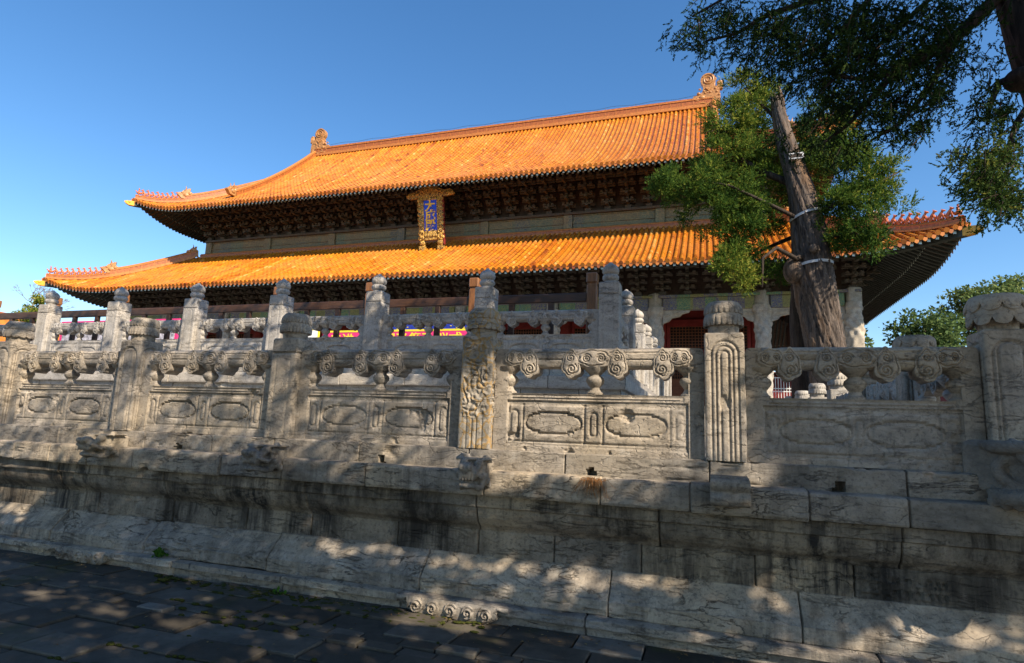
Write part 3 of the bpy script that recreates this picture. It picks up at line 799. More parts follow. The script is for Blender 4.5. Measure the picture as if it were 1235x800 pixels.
def lotus_cap(mat, parent, z0, n, big=False, rw=1.0):
    m = MB(); nt = n * 8
    m.lathe([(.128 * rw, z0 - .03), (.130 * rw, z0 + .03), (.135 * rw, z0 + .10)], n=24)
    th = np.linspace(0, 2 * math.pi, nt + 1)
    def tier(zt, zb, r_top, r_bot, ph, sc, bulge):
        vs = np.linspace(0, 1, 10); P = np.zeros((len(vs) + 2, nt + 1, 3))
        lobe = np.abs(np.cos(n * (th + ph) / 2))          # 1 at petal middle
        for i, v in enumerate(vs):
            z = zt + (zb - zt - sc * lobe ** .45) * v
            r = r_top + (r_bot - r_top) * v ** .8 + bulge * math.sin(v * math.pi) + (.009 if big else .007) * lobe ** .5 * min(1, v * 1.6)
            P[i] = np.stack([r * np.cos(th), r * np.sin(th), z], 1)
        r = r_bot * .90; P[-2] = np.stack([(r_bot * .97) * np.cos(th), (r_bot * .97) * np.sin(th), P[-3][:, 2] - .004], 1)
        P[-1] = np.stack([r * .86 * np.cos(th), r * .86 * np.sin(th), np.full(nt + 1, zb + .03)], 1)
        m.grid(P[::-1])
    if big:
        tier(z0 + .270, z0 + .205, .172 * rw, .196 * rw, 0, .062, .010); tier(z0 + .225, z0 + .095, .165 * rw, .193 * rw, math.pi / n, .060, .008)
        top = z0 + .270; rt = .172 * rw
    else:
        tier(z0 + .278, z0 + .190, .132 * rw, .158 * rw, 0, .012, .010); tier(z0 + .205, z0 + .085, .142 * rw, .163 * rw, math.pi / n, .016, .008)
        top = z0 + .278; rt = .132 * rw
    m.lathe([(rt, top - .012), (rt * .995, top), (rt * .95, top + .006), (rt * .4, top + .012), (.005, top + .018)], n=nt)
    q = np.array(m.V); nn = fbm(q * 9, 4, n); q[:, :2] *= (1 + .03 * nn)[:, None]; m.V = [tuple(v) for v in q]
    return obj('lotus_cap', m, mat, parent, local=True, smooth=True, autosmooth=50)
def onion_finial(mat, parent, z0):
    m = MB(); n = 64
    pr = [(.13, -.02), (.125, .0), (.105, .02), (.10, .035), (.128, .055), (.140, .085), (.138, .115), (.122, .140), (.108, .150), (.128, .165), (.143, .20), (.142, .24), (.125, .28), (.095, .315), (.062, .335), (.045, .345), (.030, .365), (.008, .378)]
    def mod(j, r, z, th):
        k = .045 * (abs(math.cos(th * 8)) - .5) if 3 < j < 15 else 0
        return r * (1 + k), z + z0
    m.lathe(pr, n=n, mod=mod)
    return obj('onion_finial', m, mat, parent, local=True, smooth=True, autosmooth=60)

def place(o, parent, x, y, z, rotz=0):
    o.parent = parent; o.location = (x - parent.location.x, y - parent.location.y, z - parent.location.z); o.rotation_euler = (0, 0, rotz)
    return o
SL = 2.2664; XL0 = -8.939
bal = thing('stone_balustrade', 'nearest grey stone balustrade with lotus capped posts on the lower terrace edge', 'balustrade', (-6, 5.5, 1.45))
styles = {-2: ('flute', MS, 20), -1: ('flute', MS, 20), 0: ('flute', MS, 12), 1: ('flute', MS, 26), 2: ('plain', MS, 28), 3: ('dragon', MS_V, 16), 4: ('arch', MS, 22), 5: ('flute', MS, 9)}
for i in range(-2, 6):
    st, mt, n = styles[i]; x = XL0 + SL * i if i < 5 else X_R
    p = post_shaft(mt, 1.07, .163, st, 40 + i); place(p, bal, x, 5.5, 1.45)
    lotus_cap(mt, p, 1.085, n, big=(n == 9))
    if i == 3: p['label'] = 'post with swirling dragon carving and tan veins'
    if i == 4: p['label'] = 'sunlit post incised with nested arches'
pseed = {-2: 3, -1: 9, 0: 4, 1: 6, 2: 8, 3: 11, 4: 15}
for i in range(-2, 5):
    xa = XL0 + SL * i + .163; xb = (XL0 + SL * (i + 1) if i < 4 else X_R) - .163
    if i < -1: pass
    p = full_panel(xb - xa - .012, pseed[i], MS); place(p, bal, (xa + xb) / 2, 5.50, 1.45)

sbal = thing('stone_balustrade', 'stone balustrade running back from the right corner of the lower terrace, lotus capped', 'balustrade', (X_R, 12, 1.45))
yy = [5.5, 7.5, 9.55, 11.65, 13.8, 15.95, 18.1, 20.3]
sp_src = post_shaft(MS, 1.07, .163, 'flute', 61); lotus_cap(MS, sp_src, 1.085, 9, True); place(sp_src, sbal, X_R, yy[1], 1.45)
for y in yy[2:3]: dup(sp_src, sbal, (0, y - 12, 0))
sp2 = post_shaft(MS_U, 1.07, .163, 'flute', 62); lotus_cap(MS_U, sp2, 1.085, 20); place(sp2, sbal, X_R, yy[3], 1.45)
for y in yy[4:]: dup(sp2, sbal, (0, y - 12, 0))
sp_p = full_panel(1.70, 21, MS_U, cell=.02)
place(sp_p, sbal, X_R, (yy[0] + yy[1]) / 2 + .0, 1.45, R(90))
for a, b in zip(yy[1:-1], yy[2:]): dup(sp_p, sbal, (0, (a + b) / 2 - 12, 0), R(90)).scale = ((b - a - .33) / 1.70, 1, 1)

ub = thing('stone_balustrade', 'upper shaded stone balustrade with onion finial posts facing the viewer', 'balustrade', (-8, YU, 2.75))
SU = 2.2664; XU0 = -15.176
up = post_shaft(MS_U, 1.40, .172, 'plain', 71); onion_finial(MS_U, up, 1.415); place(up, ub, XU, YU, 2.75)
for i in range(-2, 6): dup(up, ub, (XU0 + SU * i - ub.location.x, 0, 0))
upp = [full_panel(SU - .356, 31 + k, MS_U, cell=.018) for k in range(2)]
used = [False, False]
for i in range(-2, 6):
    xm = XU0 + SU * (i + .5); k = i % 2
    if not used[k]: place(upp[k], ub, xm, YU, 2.75); used[k] = True
    else: dup(upp[k], ub, (xm - ub.location.x, 0, 0))
us = thing('stone_balustrade', 'sunlit stone balustrade with onion finials running back along the upper terrace side', 'balustrade', (XU, 16, 2.75))
ys_ = [YU + 2.02 * i for i in range(8)]
u0 = None
for y in ys_[1:]: dup(up, us, (0, y - 16, 0))
pn = full_panel(2.02 - .356, 41, MS_U, cell=.02); place(pn, us, XU, ys_[0] + 1.01, 2.75, R(90))
for y in ys_[1:-1]: dup(pn, us, (0, y + 1.01 - 16, 0), R(90))

# ---- brown wooden guard rail behind the upper balustrade
wr = thing('wooden_railing', 'varnished brown wooden guard railing standing behind the upper stone balustrade', 'railing', (-9, 10.6, 2.75))
wm = MB(); wm.bbox(-.092, .092, -.092, .092, 0, 1.56, .012); wm.bbox(-.078, .078, -.078, .078, 1.55, 1.60, .006); wm.bbox(-.10, .10, -.10, .10, 1.595, 1.79, .018)
wx = [-2.02 - 2.335 * i for i in range(8)]
w0 = None
for x in wx:
    if w0 is None: w0 = obj('railing_post', wm, M_WOOD, wr, local=True, loc=(x + 9, 0, 0))
    else: dup(w0, wr, (x + 9, 0, 0))
pk = MB(); pk.bbox(-.055, .055, -.04, .04, .25, 1.26, .008); pk0 = None
rl = MB(); rl.bbox(-1.07, 1.07, -.05, .05, 1.25, 1.42, .012); rl0 = None
lr = MB(); lr.bbox(-1.07, 1.07, -.04, .04, .14, .26, .01); lr0 = None
for x in wx:
    xm = x - 2.335 / 2 + 9
    if rl0 is None: rl0 = obj('top_rail', rl, M_WOODD, wr, local=True, loc=(xm, 0, 0)); lr0 = obj('bottom_rail', lr, M_WOODD, wr, local=True, loc=(xm, 0, 0))
    else: dup(rl0, wr, (xm, 0, 0)); dup(lr0, wr, (xm, 0, 0))
    for s in (-.39, .39):
        if pk0 is None: pk0 = obj('picket', pk, M_WOODD, wr, local=True, loc=(xm + s, 0, 0))
        else: dup(pk0, wr, (xm + s, 0, 0))

# ================================================================ the hall
CX, CY = -16.3, 41.8
hall = thing('temple_hall', 'great temple hall with two tiers of orange glazed tile roofs above the terraces', 'temple', (CX, CY, 2.76))

class Roof:
    """one storey: eave half width/depth, level, rise profile"""
    def __init__(s, hw, hd, z0, vspan, rise, lin, up, uplen, vtop_front, vtop_side, ridge_half=None):
        s.hw, s.hd, s.z0, s.vs, s.rise, s.lin, s.up, s.ul = hw, hd, z0, vspan, rise, lin, up, uplen
        s.vf, s.vsd, s.rh = vtop_front, vtop_side, ridge_half
    def half(s, side): return s.hw if side in ('front', 'back') else s.hd
    def vmax(s, side, u):
        d = s.half(side) - abs(u)
        if side in ('front', 'back'):
            if s.rh is None: return max(0.02, min(s.vf, d))
            return s.vf if abs(u) <= s.rh else max(.02, d)
        return max(.02, min(s.vsd, d))
    def z(s, side, u, v):
        t = v / s.vs
        d = np.clip(s.half(side) - np.abs(u), 0, None)
        up = s.up * np.clip(1 - d / s.ul, 0, 1) ** 2.2 * np.clip(1 - (v - 0) / (s.ul * .95), 0, 1) ** 1.1
        # along the hip both sides must agree
        return s.z0 + s.rise * (s.lin * t + (1 - s.lin) * t * t) + up
    def P(s, side, u, v, dz=0.0):
        u = np.asarray(u, float); v = np.asarray(v, float); z = s.z(side, u, v) + dz
        if side == 'front': return np.stack([CX + u, CY - s.hd + v, z], -1)
        if side == 'back': return np.stack([CX - u, CY + s.hd - v, z], -1)
        if side == 'right': return np.stack([CX + s.hw - v, CY + u, z], -1)
        return np.stack([CX - s.hw + v, CY - u, z], -1)
    def frame(s, side, u, v):
        e = .02
        p0 = s.P(side, u, v); du = s.P(side, np.asarray(u) + e, v) - p0; dv = s.P(side, u, np.asarray(v) + e) - p0
        if side in ('front', 'back', 'right', 'left'):
            uu = {'front': (1, 0, 0), 'back': (-1, 0, 0), 'right': (0, 1, 0), 'left': (0, -1, 0)}[side]
        uu = np.broadcast_to(np.array(uu, float), p0.shape)
        dv = dv / np.linalg.norm(dv, axis=-1, keepdims=True); n = np.cross(uu, dv); n /= np.linalg.norm(n, axis=-1, keepdims=True)
        n = np.where(n[..., 2:3] < 0, -n, n)
        return p0, uu, dv, n

LOW = Roof(26.15, 14.8, 9.42, 6.3, 3.85, .85, .95, 5.5, 6.3, 6.3)
UPR = Roof(22.85, 11.9, 15.80, 11.9, 9.25, .66, 1.05, 5.0, 11.9, 6.0, 16.9)
SP = .300
def build_roof(rf, nm):
    pan = MB(); bar = MB(); fas = MB(); sof = MB(); raf = MB(); ends = MB()
    for side in ('front', 'right', 'left', 'back'):
        hf = rf.half(side); n = int(2 * hf / SP); us = (np.arange(n) - (n - 1) / 2) * (2 * hf / n); stp = 2 * hf / n
        fine = side in ('front', 'right')
        for u in us:
            vm = rf.vmax(side, u)
            # pan strip
            ua, ub_ = u - stp / 2, u + stp / 2
            va = rf.vmax(side, ua); vb = rf.vmax(side, ub_)
            if rf.rh and side == 'front':
                if abs(u) <= rf.rh: va = vb = rf.vf
                else: va = min(va, hf - abs(ua) if abs(ua) < hf else .02) if abs(ua) > rf.rh else hf - abs(ua); vb = hf - abs(ub_) if abs(ub_) < hf else .02
            k = 8 if fine else 3
            f = np.linspace(0, 1, k)
            A = rf.P(side, np.full(k, ua), f * max(va, .02)); B = rf.P(side, np.full(k, ub_), f * max(vb, .02))
            pan.grid(np.stack([A, B], 0), rng.uniform(0, .6))
            # barrel row: separate overlapping tiles
            if fine:
                L = max(1, int(round(vm / .33))); tv = np.linspace(0, vm, L + 1)
                base = rng.normal(.55, .13)
                ang = np.linspace(0, math.pi, 6)
                for i in range(L):
                    vv = np.array([tv[i], tv[i + 1] + .02]); p0, uu, dv, nn = rf.frame(side, np.full(2, u), vv)
                    rr = np.array([.098, .084]) + rng.normal(0, .003)
                    ring = p0[:, None] + rr[:, None, None] * (np.cos(ang)[None, :, None] * uu[:, None] + (np.sin(ang)[None, :, None] * 1.05 + .10) * nn[:, None])
                    a = np.clip(base + rng.normal(0, .15), 0, 1)
                    bar.grid(ring[:, ::-1], a)
            else:
                vv = np.linspace(0, vm, 5); p0, uu, dv, nn = rf.frame(side, np.full(5, u), vv); ang = np.linspace(0, math.pi, 4)
                ring = p0[:, None] + .09 * (np.cos(ang)[None, :, None] * uu[:, None] + (np.sin(ang)[None, :, None] * 1.05 + .1) * nn[:, None])
                bar.grid(ring[:, ::-1], rng.normal(.55, .15))
            # round end tile and drip tile
            p0, uu, dv, nn = [q[0] for q in rf.frame(side, np.array([u]), np.array([0.0]))]
            c = p0 + nn * .045
            ang8 = np.linspace(0, 2 * math.pi, 9)[:-1]
            V = [c - dv * .03 + .108 * (math.cos(t) * uu + math.sin(t) * nn) for t in ang8] + [c + dv * .10 + .100 * (math.cos(t) * uu + math.sin(t) * nn) for t in ang8]
            bar.add(V, [tuple(range(8))[::-1]] + [(i, (i + 1) % 8, (i + 1) % 8 + 8, i + 8) for i in range(8)], np.clip(rng.normal(.35, .2), 0, 1))
            p1, uu, dv, nn = [q[0] for q in rf.frame(side, np.array([u + stp / 2]), np.array([0.0]))]
            V = [p1 - uu * .10 + nn * .02, p1 + uu * .10 + nn * .02, p1 + uu * .07 - np.array([0, 0, .11]) - dv * .02, p1 - np.array([0, 0, .16]) - dv * .03, p1 - uu * .07 - np.array([0, 0, .11]) - dv * .02]
            bar.add(V, [(0, 4, 3, 2, 1)], np.clip(rng.normal(.25, .15), 0, 1))
            # eave board, soffit, rafters
            dv0 = min(3.9, vm)
            for (mbx, z1, z2, v1) in ((fas, -.03, -.13, .03),):
                A = rf.P(side, np.array([ua, ub_]), np.array([v1, v1]), z1); B = rf.P(side, np.array([ua, ub_]), np.array([v1, v1]), z2)
                mbx.grid(np.stack([A, B], 0))
            vas, vbs = min(3.9, max(va, .02)), min(3.9, max(vb, .02))
            f3 = np.linspace(0, 1, 4)
            A = rf.P(side, np.full(4, ua), .03 + f3 * max(vas - .03, .0), -.13 - .10 * f3); B = rf.P(side, np.full(4, ub_), .03 + f3 * max(vbs - .03, 0), -.13 - .10 * f3)
            sof.grid(np.stack([B, A], 0))
            def stick(v0, v1, drop0, drop1, w, h, mbx):
                p, uu_, d_, n_ = rf.frame(side, np.full(2, u), np.array([v0, v1])); dn = np.array([0, 0, -1.0])
                V = []
                for q, dr in ((0, drop0), (1, drop1)):
                    o_ = p[q] + dn * dr
                    V += [o_ - uu_[q] * w, o_ + uu_[q] * w, o_ + uu_[q] * w + dn * h, o_ - uu_[q] * w + dn * h]
                mbx.add(V, [(0, 3, 2, 1), (4, 5, 6, 7), (0, 1, 5, 4), (1, 2, 6, 5), (2, 3, 7, 6), (3, 0, 4, 7)])
            if vm > .25:
                stick(.10, min(1.5, vm), .135, .17, .062, .115, raf)
                stick(.085, .10, .138, .138, .055, .105, ends)
            if vm > 1.2:
                stick(1.05, min(3.9, vm), .30, .33, .055, .12, raf)
                stick(1.03, 1.05, .305, .305, .05, .11, ends)
    r = obj(nm, pan, M_TILE, hall, smooth=False)
    obj('barrel_tiles', bar, M_TILE, r, smooth=True, autosmooth=50)
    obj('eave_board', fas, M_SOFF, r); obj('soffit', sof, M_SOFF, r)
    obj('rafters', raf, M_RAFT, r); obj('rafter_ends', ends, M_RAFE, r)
    return r
low_roof = build_roof(LOW, 'lower_roof'); low_roof['label'] = 'lower orange tiled skirt roof'
up_roof = build_roof(UPR, 'upper_roof'); up_roof['label'] = 'upper orange tiled hip and gable roof'

# ridges: swept mouldings along a path
def ridge(path, w, h, name, parent, mat, capmat, band=True, seg=.8):
    """layers of a built-up ridge: base, panel band, cap roll"""
    path = np.asarray(path, float)
    T = np.gradient(path, axis=0); T[:, 2] = 0; T /= np.linalg.norm(T, axis=1)[:, None]
    S = np.stack([-T[:, 1], T[:, 0], np.zeros(len(T))], 1); Zv = np.array([0, 0, 1.0])
    def sweep(pr):
        P = np.stack([path + S * y + Zv * z for y, z in pr], 1); return P
    b = MB(); pr = [(-w * .42, h * .22), (-w * .42, h * .72), (w * .42, h * .72), (w * .42, h * .22)]
    b.grid(sweep(pr + pr[:1]))
    r = obj(name, b, mat, parent)
    c = MB()
    for lo, hi, ww in ((-.12, .10, .62), (.10, .22, .52), (.70, .80, .50)):
        pr = [(-w * ww, h * lo), (-w * ww, h * hi), (w * ww, h * hi), (w * ww, h * lo)]; c.grid(sweep(pr + pr[:1]))
    # thin joints between the panels of the band
    L = np.concatenate([[0], np.cumsum(np.linalg.norm(np.diff(path, axis=0), axis=1))])
    for s in np.arange(seg / 2, L[-1], seg):
        p = np.array([np.interp(s, L, path[:, k]) for k in range(3)]); i = min(len(T) - 1, int(np.searchsorted(L, s))); t = T[i]; n_ = S[i]
        for sg in (-1, 1):
            q = p + n_ * sg * w * .425
            V = [q - t * .018 + Zv * h * .22, q + t * .018 + Zv * h * .22, q + t * .018 + Zv * h * .72, q - t * .018 + Zv * h * .72]
            V += [v_ + n_ * sg * .012 for v_ in V]
            c.add(V, [(0, 1, 2, 3), (4, 5, 6, 7), (0, 1, 5, 4), (1, 2, 6, 5), (2, 3, 7, 6), (3, 0, 4, 7)])
    obj('ridge_moulding', c, M_RIDGEP, r)
    k = MB(); an = np.linspace(-.25 * math.pi, 1.25 * math.pi, 8)
    pr = [(w * .36 * math.cos(a), h * .86 + h * .16 * math.sin(a) + .02) for a in an]; k.grid(sweep(pr)); 
    obj('ridge_cap', k, capmat, r, smooth=True, autosmooth=60)
    return r
xr = 16.9
ridge([(CX + x, CY, UPR.z('front', 0, 11.9) - .05) for x in np.linspace(-xr, xr, 40)], .55, .78, 'main_ridge', hall, M_RIDGE, M_RIDGE)
for sx in (-1, 1):
    for sy in (-1, 1):
        sd = 'front' if sy < 0 else 'back'
        vv = np.linspace(11.6, 3.2, 26); uu = sx * sy * -1 * np.full(26, xr)
        ridge(UPR.P(sd, uu, vv, .06), .42, .60, 'gable_ridge', hall, M_RIDGE, M_RIDGEP, seg=.9)
def hip_path(rf, sx, sy, k0, k1, n=20, dz=.08):
    ks = np.linspace(k1, k0, n); sd = 'front' if sy < 0 else 'back'
    u = (rf.hw - ks) * sx * (1 if sy < 0 else -1)
    return rf.P(sd, u, ks, dz)
for sx in (-1, 1):
    for sy in (-1, 1):
        ridge(hip_path(UPR, sx, sy, 2.3, 5.9), .40, .58, 'hip_ridge', hall, M_RIDGE, M_RIDGEP)
        ridge(hip_path(UPR, sx, sy, .10, 2.3), .30, .30, 'hip_ridge', hall, M_RIDGE, M_RIDGEP)
        ridge(hip_path(LOW, sx, sy, 2.6, 6.2), .40, .58, 'hip_ridge', hall, M_RIDGE, M_RIDGEP)
        ridge(hip_path(LOW, sx, sy, .10, 2.6), .30, .30, 'hip_ridge', hall, M_RIDGE, M_RIDGEP)
# ring ridge round the foot of the upper wall
HWW, HDW = 19.1, 8.14
zz = LOW.z('front', 0, 6.3) - .10
for a, b in (((-HWW - .35, -HDW - .35), (HWW + .35, -HDW - .35)), ((HWW + .35, -HDW - .35), (HWW + .35, HDW + .35)), ((-HWW - .35, HDW + .35), (-HWW - .35, -HDW - .35))):
    n = 30; ridge([(CX + a[0] + (b[0] - a[0]) * t, CY + a[1] + (b[1] - a[1]) * t, zz) for t in np.linspace(0, 1, n)], .40, .36, 'ring_ridge', hall, M_RIDGE, M_RIDGEP, seg=1.0)

# ridge-end dragons, hip beasts, corner beam heads
def ridge_dragon():
    m = MB()                     # faces +x (towards the ridge centre), stands on z=0
    body = [(-.75, 0), (1.0, 0), (1.05, .35), (.78, .52), (1.22, .78), (1.12, .98), (.70, 1.02), (.52, 1.25), (.42, 1.62), (-.62, 1.58), (-.70, .9)]
    m.prism(body, -.22, .22)
    an = np.linspace(0, 2 * math.pi, 25)[:-1]
    m.prism([(.12 + .52 * math.cos(t), 2.16 + .52 * math.sin(t)) for t in an], -.20, .20)
    m.prism([(-.32, 1.5), (.40, 1.5), (.50, 1.8), (-.30, 1.85)], -.19, .19)
    for s in (-1, 1):
        t = np.linspace(0, 1, 40); aa = .6 + t * 4.2 * math.pi; rr = .44 * (1 - t * .85)
        m.tube(np.stack([.12 + rr * np.cos(aa), np.full(40, s * .21), 2.16 + rr * np.sin(aa)], 1), .045, 6)
        m.ball((.78, s * .20, 1.12), (.14, .10, .12)); m.ball((.55, s * .22, .80), (.2, .09, .16)); m.ball((.9, s * .2, .62), (.16, .08, .08))
        m.tube([(.9, s * .22, .3), (.5, s * .25, .35), (.2, s * .24, .2), (-.2, s * .25, .4), (-.5, s * .24, .25)], [.06, .09, .08, .09, .06], 7)
        for q in range(14): m.ball((-.6 + .11 * q + rng.uniform(-.05, .05), s * .22, rng.uniform(.5, 1.5)), (.10, .05, .08), 7, 5)
        m.tube([(-.1, s * .21, 1.5), (.1, s * .25, 1.3), (.3, s * .24, 1.5)], .06, 6)
    m.tube([(-.30, 0, 1.5), (-.31, 0, 2.15)], [.09, .08], 8); m.lathe([(.08, 2.12), (.15, 2.2), (.16, 2.3), (.10, 2.34)], (-.31, 0, 0), 10)
    m.bbox(-.88, -.48, -.19, .19, 1.35, 1.95, .06); m.ball((-.68, 0, 1.95), (.22, .2, .12))
    return m
zr = UPR.z('front', 0, 11.9)
rd = obj('ridge_dragon', ridge_dragon(), M_BEASTY, hall, local=True, loc=(-xr + .25, 0, zr - .15 - 2.76), smooth=True, autosmooth=50)
rd2 = dup(rd, hall, (xr - .25, 0, zr - .15 - 2.76), math.pi)
rd['label'] = 'ridge end dragon with curled tail at the left end of the top ridge'; rd2['label'] = 'ridge end dragon with curled tail at the right end of the top ridge'

def beast():
    m = MB()                     # seated figure facing +x
    m.bbox(-.13, .13, -.05, .05, 0, .04, .01)
    m.tube([(-.10, 0, .03), (-.085, 0, .16), (.0, 0, .30), (.055, 0, .40)], [.06, .085, .07, .045], 9)
    for s in (-1, 1): m.tube([(.05, s * .045, .28), (.085, s * .045, .14), (.085, s * .045, .03)], [.032, .026, .028], 7); m.ball((-.05, s * .06, .08), (.075, .035, .07), 8, 6)
    m.ball((.085, 0, .43), (.075, .05, .055), 9, 7); m.ball((.15, 0, .415), (.045, .035, .032), 8, 6)
    for s in (-1, 1): m.tube([(.06, s * .03, .46), (.04, s * .045, .53)], [.02, .006], 5)
    m.tube([(-.13, 0, .10), (-.19, 0, .2), (-.16, 0, .32)], [.03, .03, .012], 6)
    return m
def rider():
    m = MB()
    m.tube([(-.15, 0, .14), (0, 0, .20), (.13, 0, .17)], [.06, .10, .05], 9)
    m.tube([(.10, 0, .18), (.16, 0, .30)], [.045, .03], 7); m.ball((.19, 0, .31), (.05, .03, .03), 7, 5)
    for s in (-1, 1): m.tube([(0, s * .04, .16), (.02, s * .04, .02)], [.03, .025], 6)
    m.tube([(-.14, 0, .16), (-.22, 0, .32)], [.05, .02], 6)
    m.tube([(0, 0, .22), (-.01, 0, .42)], [.07, .05], 8); m.ball((0, 0, .49), (.045, .045, .055), 8, 6)
    return m
def big_beast():
    m = MB()
    m.prism([(-.42, 0), (.34, 0), (.50, .18), (.62, .28), (.56, .40), (.34, .46), (.26, .62), (.06, .60), (-.06, .80), (-.22, .84), (-.18, .58), (-.36, .50)], -.14, .14)
    for s in (-1, 1):
        m.ball((.30, s * .13, .42), (.09, .06, .08), 8, 6); m.ball((.05, s * .15, .30), (.2, .06, .16), 9, 6); m.ball((-.2, s * .14, .45), (.12, .05, .14), 8, 6)
        m.tube([(.18, s * .10, .55), (.06, s * .16, .78), (.12, s * .18, .95)], [.05, .04, .012], 6)
    return m
bs0 = rd0 = bb0 = None
def hip_dir(rf, sx, sy): return math.atan2(sy, sx)
n_front = {('L', -1): 9, ('L', 1): 9, ('U', -1): 8, ('U', 1): 8}
for key, rf in (('L', LOW), ('U', UPR)):
    for sx in (-1, 1):
        sy = -1; nb = n_front[(key, sx)]; kmax = 2.25 if key == 'L' else 1.95
        pth = hip_path(rf, sx, sy, .22, kmax, nb + 1, .08 + .30)
        for i, p in enumerate(pth[::-1]):
            lp = tuple(p - np.array([CX, CY, 2.76])); ang = hip_dir(rf, sx, sy)
            if i == 0:
                if rd0 is None: rd0 = obj('ridge_rider', rider(), M_BEAST, hall, local=True, loc=lp, rotz=ang, smooth=True)
                else: dup(rd0, hall, lp, ang)
            elif bs0 is None: bs0 = obj('ridge_beast', beast(), M_BEAST, hall, local=True, loc=lp, rotz=ang, smooth=True)
            else: dup(bs0, hall, lp, ang).scale = (1, 1, rng.uniform(.92, 1.1))
        bigs = [hip_path(rf, sx, sy, (2.65 if key == 'L' else 2.35), 5, 2, .30)[1]]
        if key == 'U': bigs.append(UPR.P('front', np.array([sx * xr]), np.array([3.0]), .25)[0])
        for q, p in enumerate(bigs):
            lp = tuple(p - np.array([CX, CY, 2.76])); ang = hip_dir(rf, sx, sy) if q == 0 else -math.pi / 2
            if bb0 is None: bb0 = obj('ridge_monster', big_beast(), M_BEASTY, hall, local=True, loc=lp, rotz=ang, smooth=True, autosmooth=45)
            else: dup(bb0, hall, lp, ang)
        if key == 'L': dup(bb0, hall, tuple(hip_path(LOW, sx, -1, 6.1, 6.4, 2, .25)[1] - np.array([CX, CY, 2.76])), ang).scale = (.8, .8, .9)
        p0 = hip_path(rf, sx, sy, -.30, .02, 2, -.28)[1]; 
cb = MB(); cb.bbox(-3.2, .05, -.14, .14, -.18, .14, .02)
ch = MB(); ch.prism([(-.02, -.17), (.30, -.16), (.52, -.05), (.62, .06), (.55, .12), (.30, .17), (-.02, .17)], -.15, .15)
for s in (-1, 1): ch.ball((.28, s * .14, .05), (.08, .05, .06), 8, 6); ch.ball((.5, s * .11, .03), (.06, .05, .05), 8, 6)
cb0 = ch0 = None
for rf in (LOW, UPR):
    for sx in (-1, 1):
        for sy in (-1, 1):
            p = hip_path(rf, sx, sy, .10, .5, 2, -.33)[1]; lp = tuple(p - np.array([CX, CY, 2.76])); an = hip_dir(rf, sx, sy)
            if cb0 is None:
                cb0 = obj('corner_beam', cb, M_RAFT, hall, local=True, loc=lp, rotz=an); ch0 = obj('beam_head', ch, M_GOLD, cb0, local=True, smooth=True, autosmooth=40)
            else: dup(cb0, hall, lp, an)
# ring of lightning wire along the top
wi = MB(); pts = [(CX + x, CY, zr + .95 + .05 * math.sin(x * 2.1)) for x in np.linspace(-xr + .9, xr - .9, 60)]; wi.tube(pts, .012, 4)
for x in np.linspace(-xr + 1, xr - 1, 15): wi.tube([(CX + x, CY, zr + .66), (CX + x, CY, zr + .97)], .012, 4)
obj('lightning_wire', wi, M_WIRE, hall)
# gables
for sx in (-1, 1):
    gb = MB(); x = CX + sx * (xr - .25); pts = [(CY - UPR.hd + v, UPR.z('front', 0, v) - .1) for v in np.linspace(5.6, 11.9, 8)]
    poly = pts + [(2 * CY - y, z) for y, z in pts[::-1][1:]] + [(CY + 6.3, UPR.z('front', 0, 5.6) - 1.0), (CY - 6.3, UPR.z('front', 0, 5.6) - 1.0)]
    V = [(x - .1, y, z) for y, z in poly] + [(x + .1, y, z) for y, z in poly]; n = len(poly)
    gb.add(V, [tuple(range(n)), tuple(range(n, 2 * n))[::-1]] + [(i, i + n, (i + 1) % n + n, (i + 1) % n) for i in range(n)])
    obj('gable_board', gb, M_RED, hall)

# upper wall: frieze between posts, then brackets
COLX = [2.95, 8.35, 13.75, 18.8, 22.7]; colx = sorted([-c for c in COLX] + COLX)
upx = sorted([-c for c in (2.95, 8.35, 13.75, HWW)] + [2.95, 8.35, 13.75, HWW])
zw0 = zz + .30
uw = MB(); uw.box(CX - HWW + .2, CX + HWW - .2, CY - HDW + .2, CY + HDW - .2, zz - 3.0, 17.2); obj('upper_wall', uw, M_SOFF, hall)
for i in range(len(upx) - 1):
    a, b = upx[i] + .28, upx[i + 1] - .28
    f = MB(); f.bbox(CX + a, CX + b, CY - HDW - .06, CY - HDW + .25, zw0, zw0 + .98, .02)
    for zc in (zw0 + .02, zw0 + .46, zw0 + .93): f.bbox(CX + a, CX + b, CY - HDW - .12, CY - HDW, zc, zc + .07, .01)
    obj('painted_frieze', f, M_FRZ, hall)
    m_ = (a + b) / 2
for sx in (-1, 1):
    f = MB(); f.bbox(CX + sx * HWW - .25, CX + sx * HWW + .25, CY - HDW + .3, CY + HDW - .3, zw0, zw0 + 1.0, .02); obj('painted_frieze', f, M_FRZ, hall)
up0 = None; pm = MB(); pm.bbox(-.27, .27, -.22, .25, zw0 - 2.76 - .05, zw0 + 1.0 - 2.76, .03)
for x in upx:
    if up0 is None: up0 = obj('frieze_post', pm, M_FRZ, hall, local=True, loc=(x, -HDW, 0))
    else: dup(up0, hall, (x, -HDW, 0))
pb = MB(); pb.bbox(CX - HWW - .3, CX + HWW + .3, CY - HDW - .3, CY - HDW + .2, zw0 + 1.0, zw0 + 1.16, .02)
for sx in (-1, 1): pb.bbox(CX + sx * HWW - .3, CX + sx * HWW + .3, CY - HDW + .2, CY + HDW, zw0 + 1.003, zw0 + 1.157, .02)
obj('flat_beam', pb, M_BRK, hall)
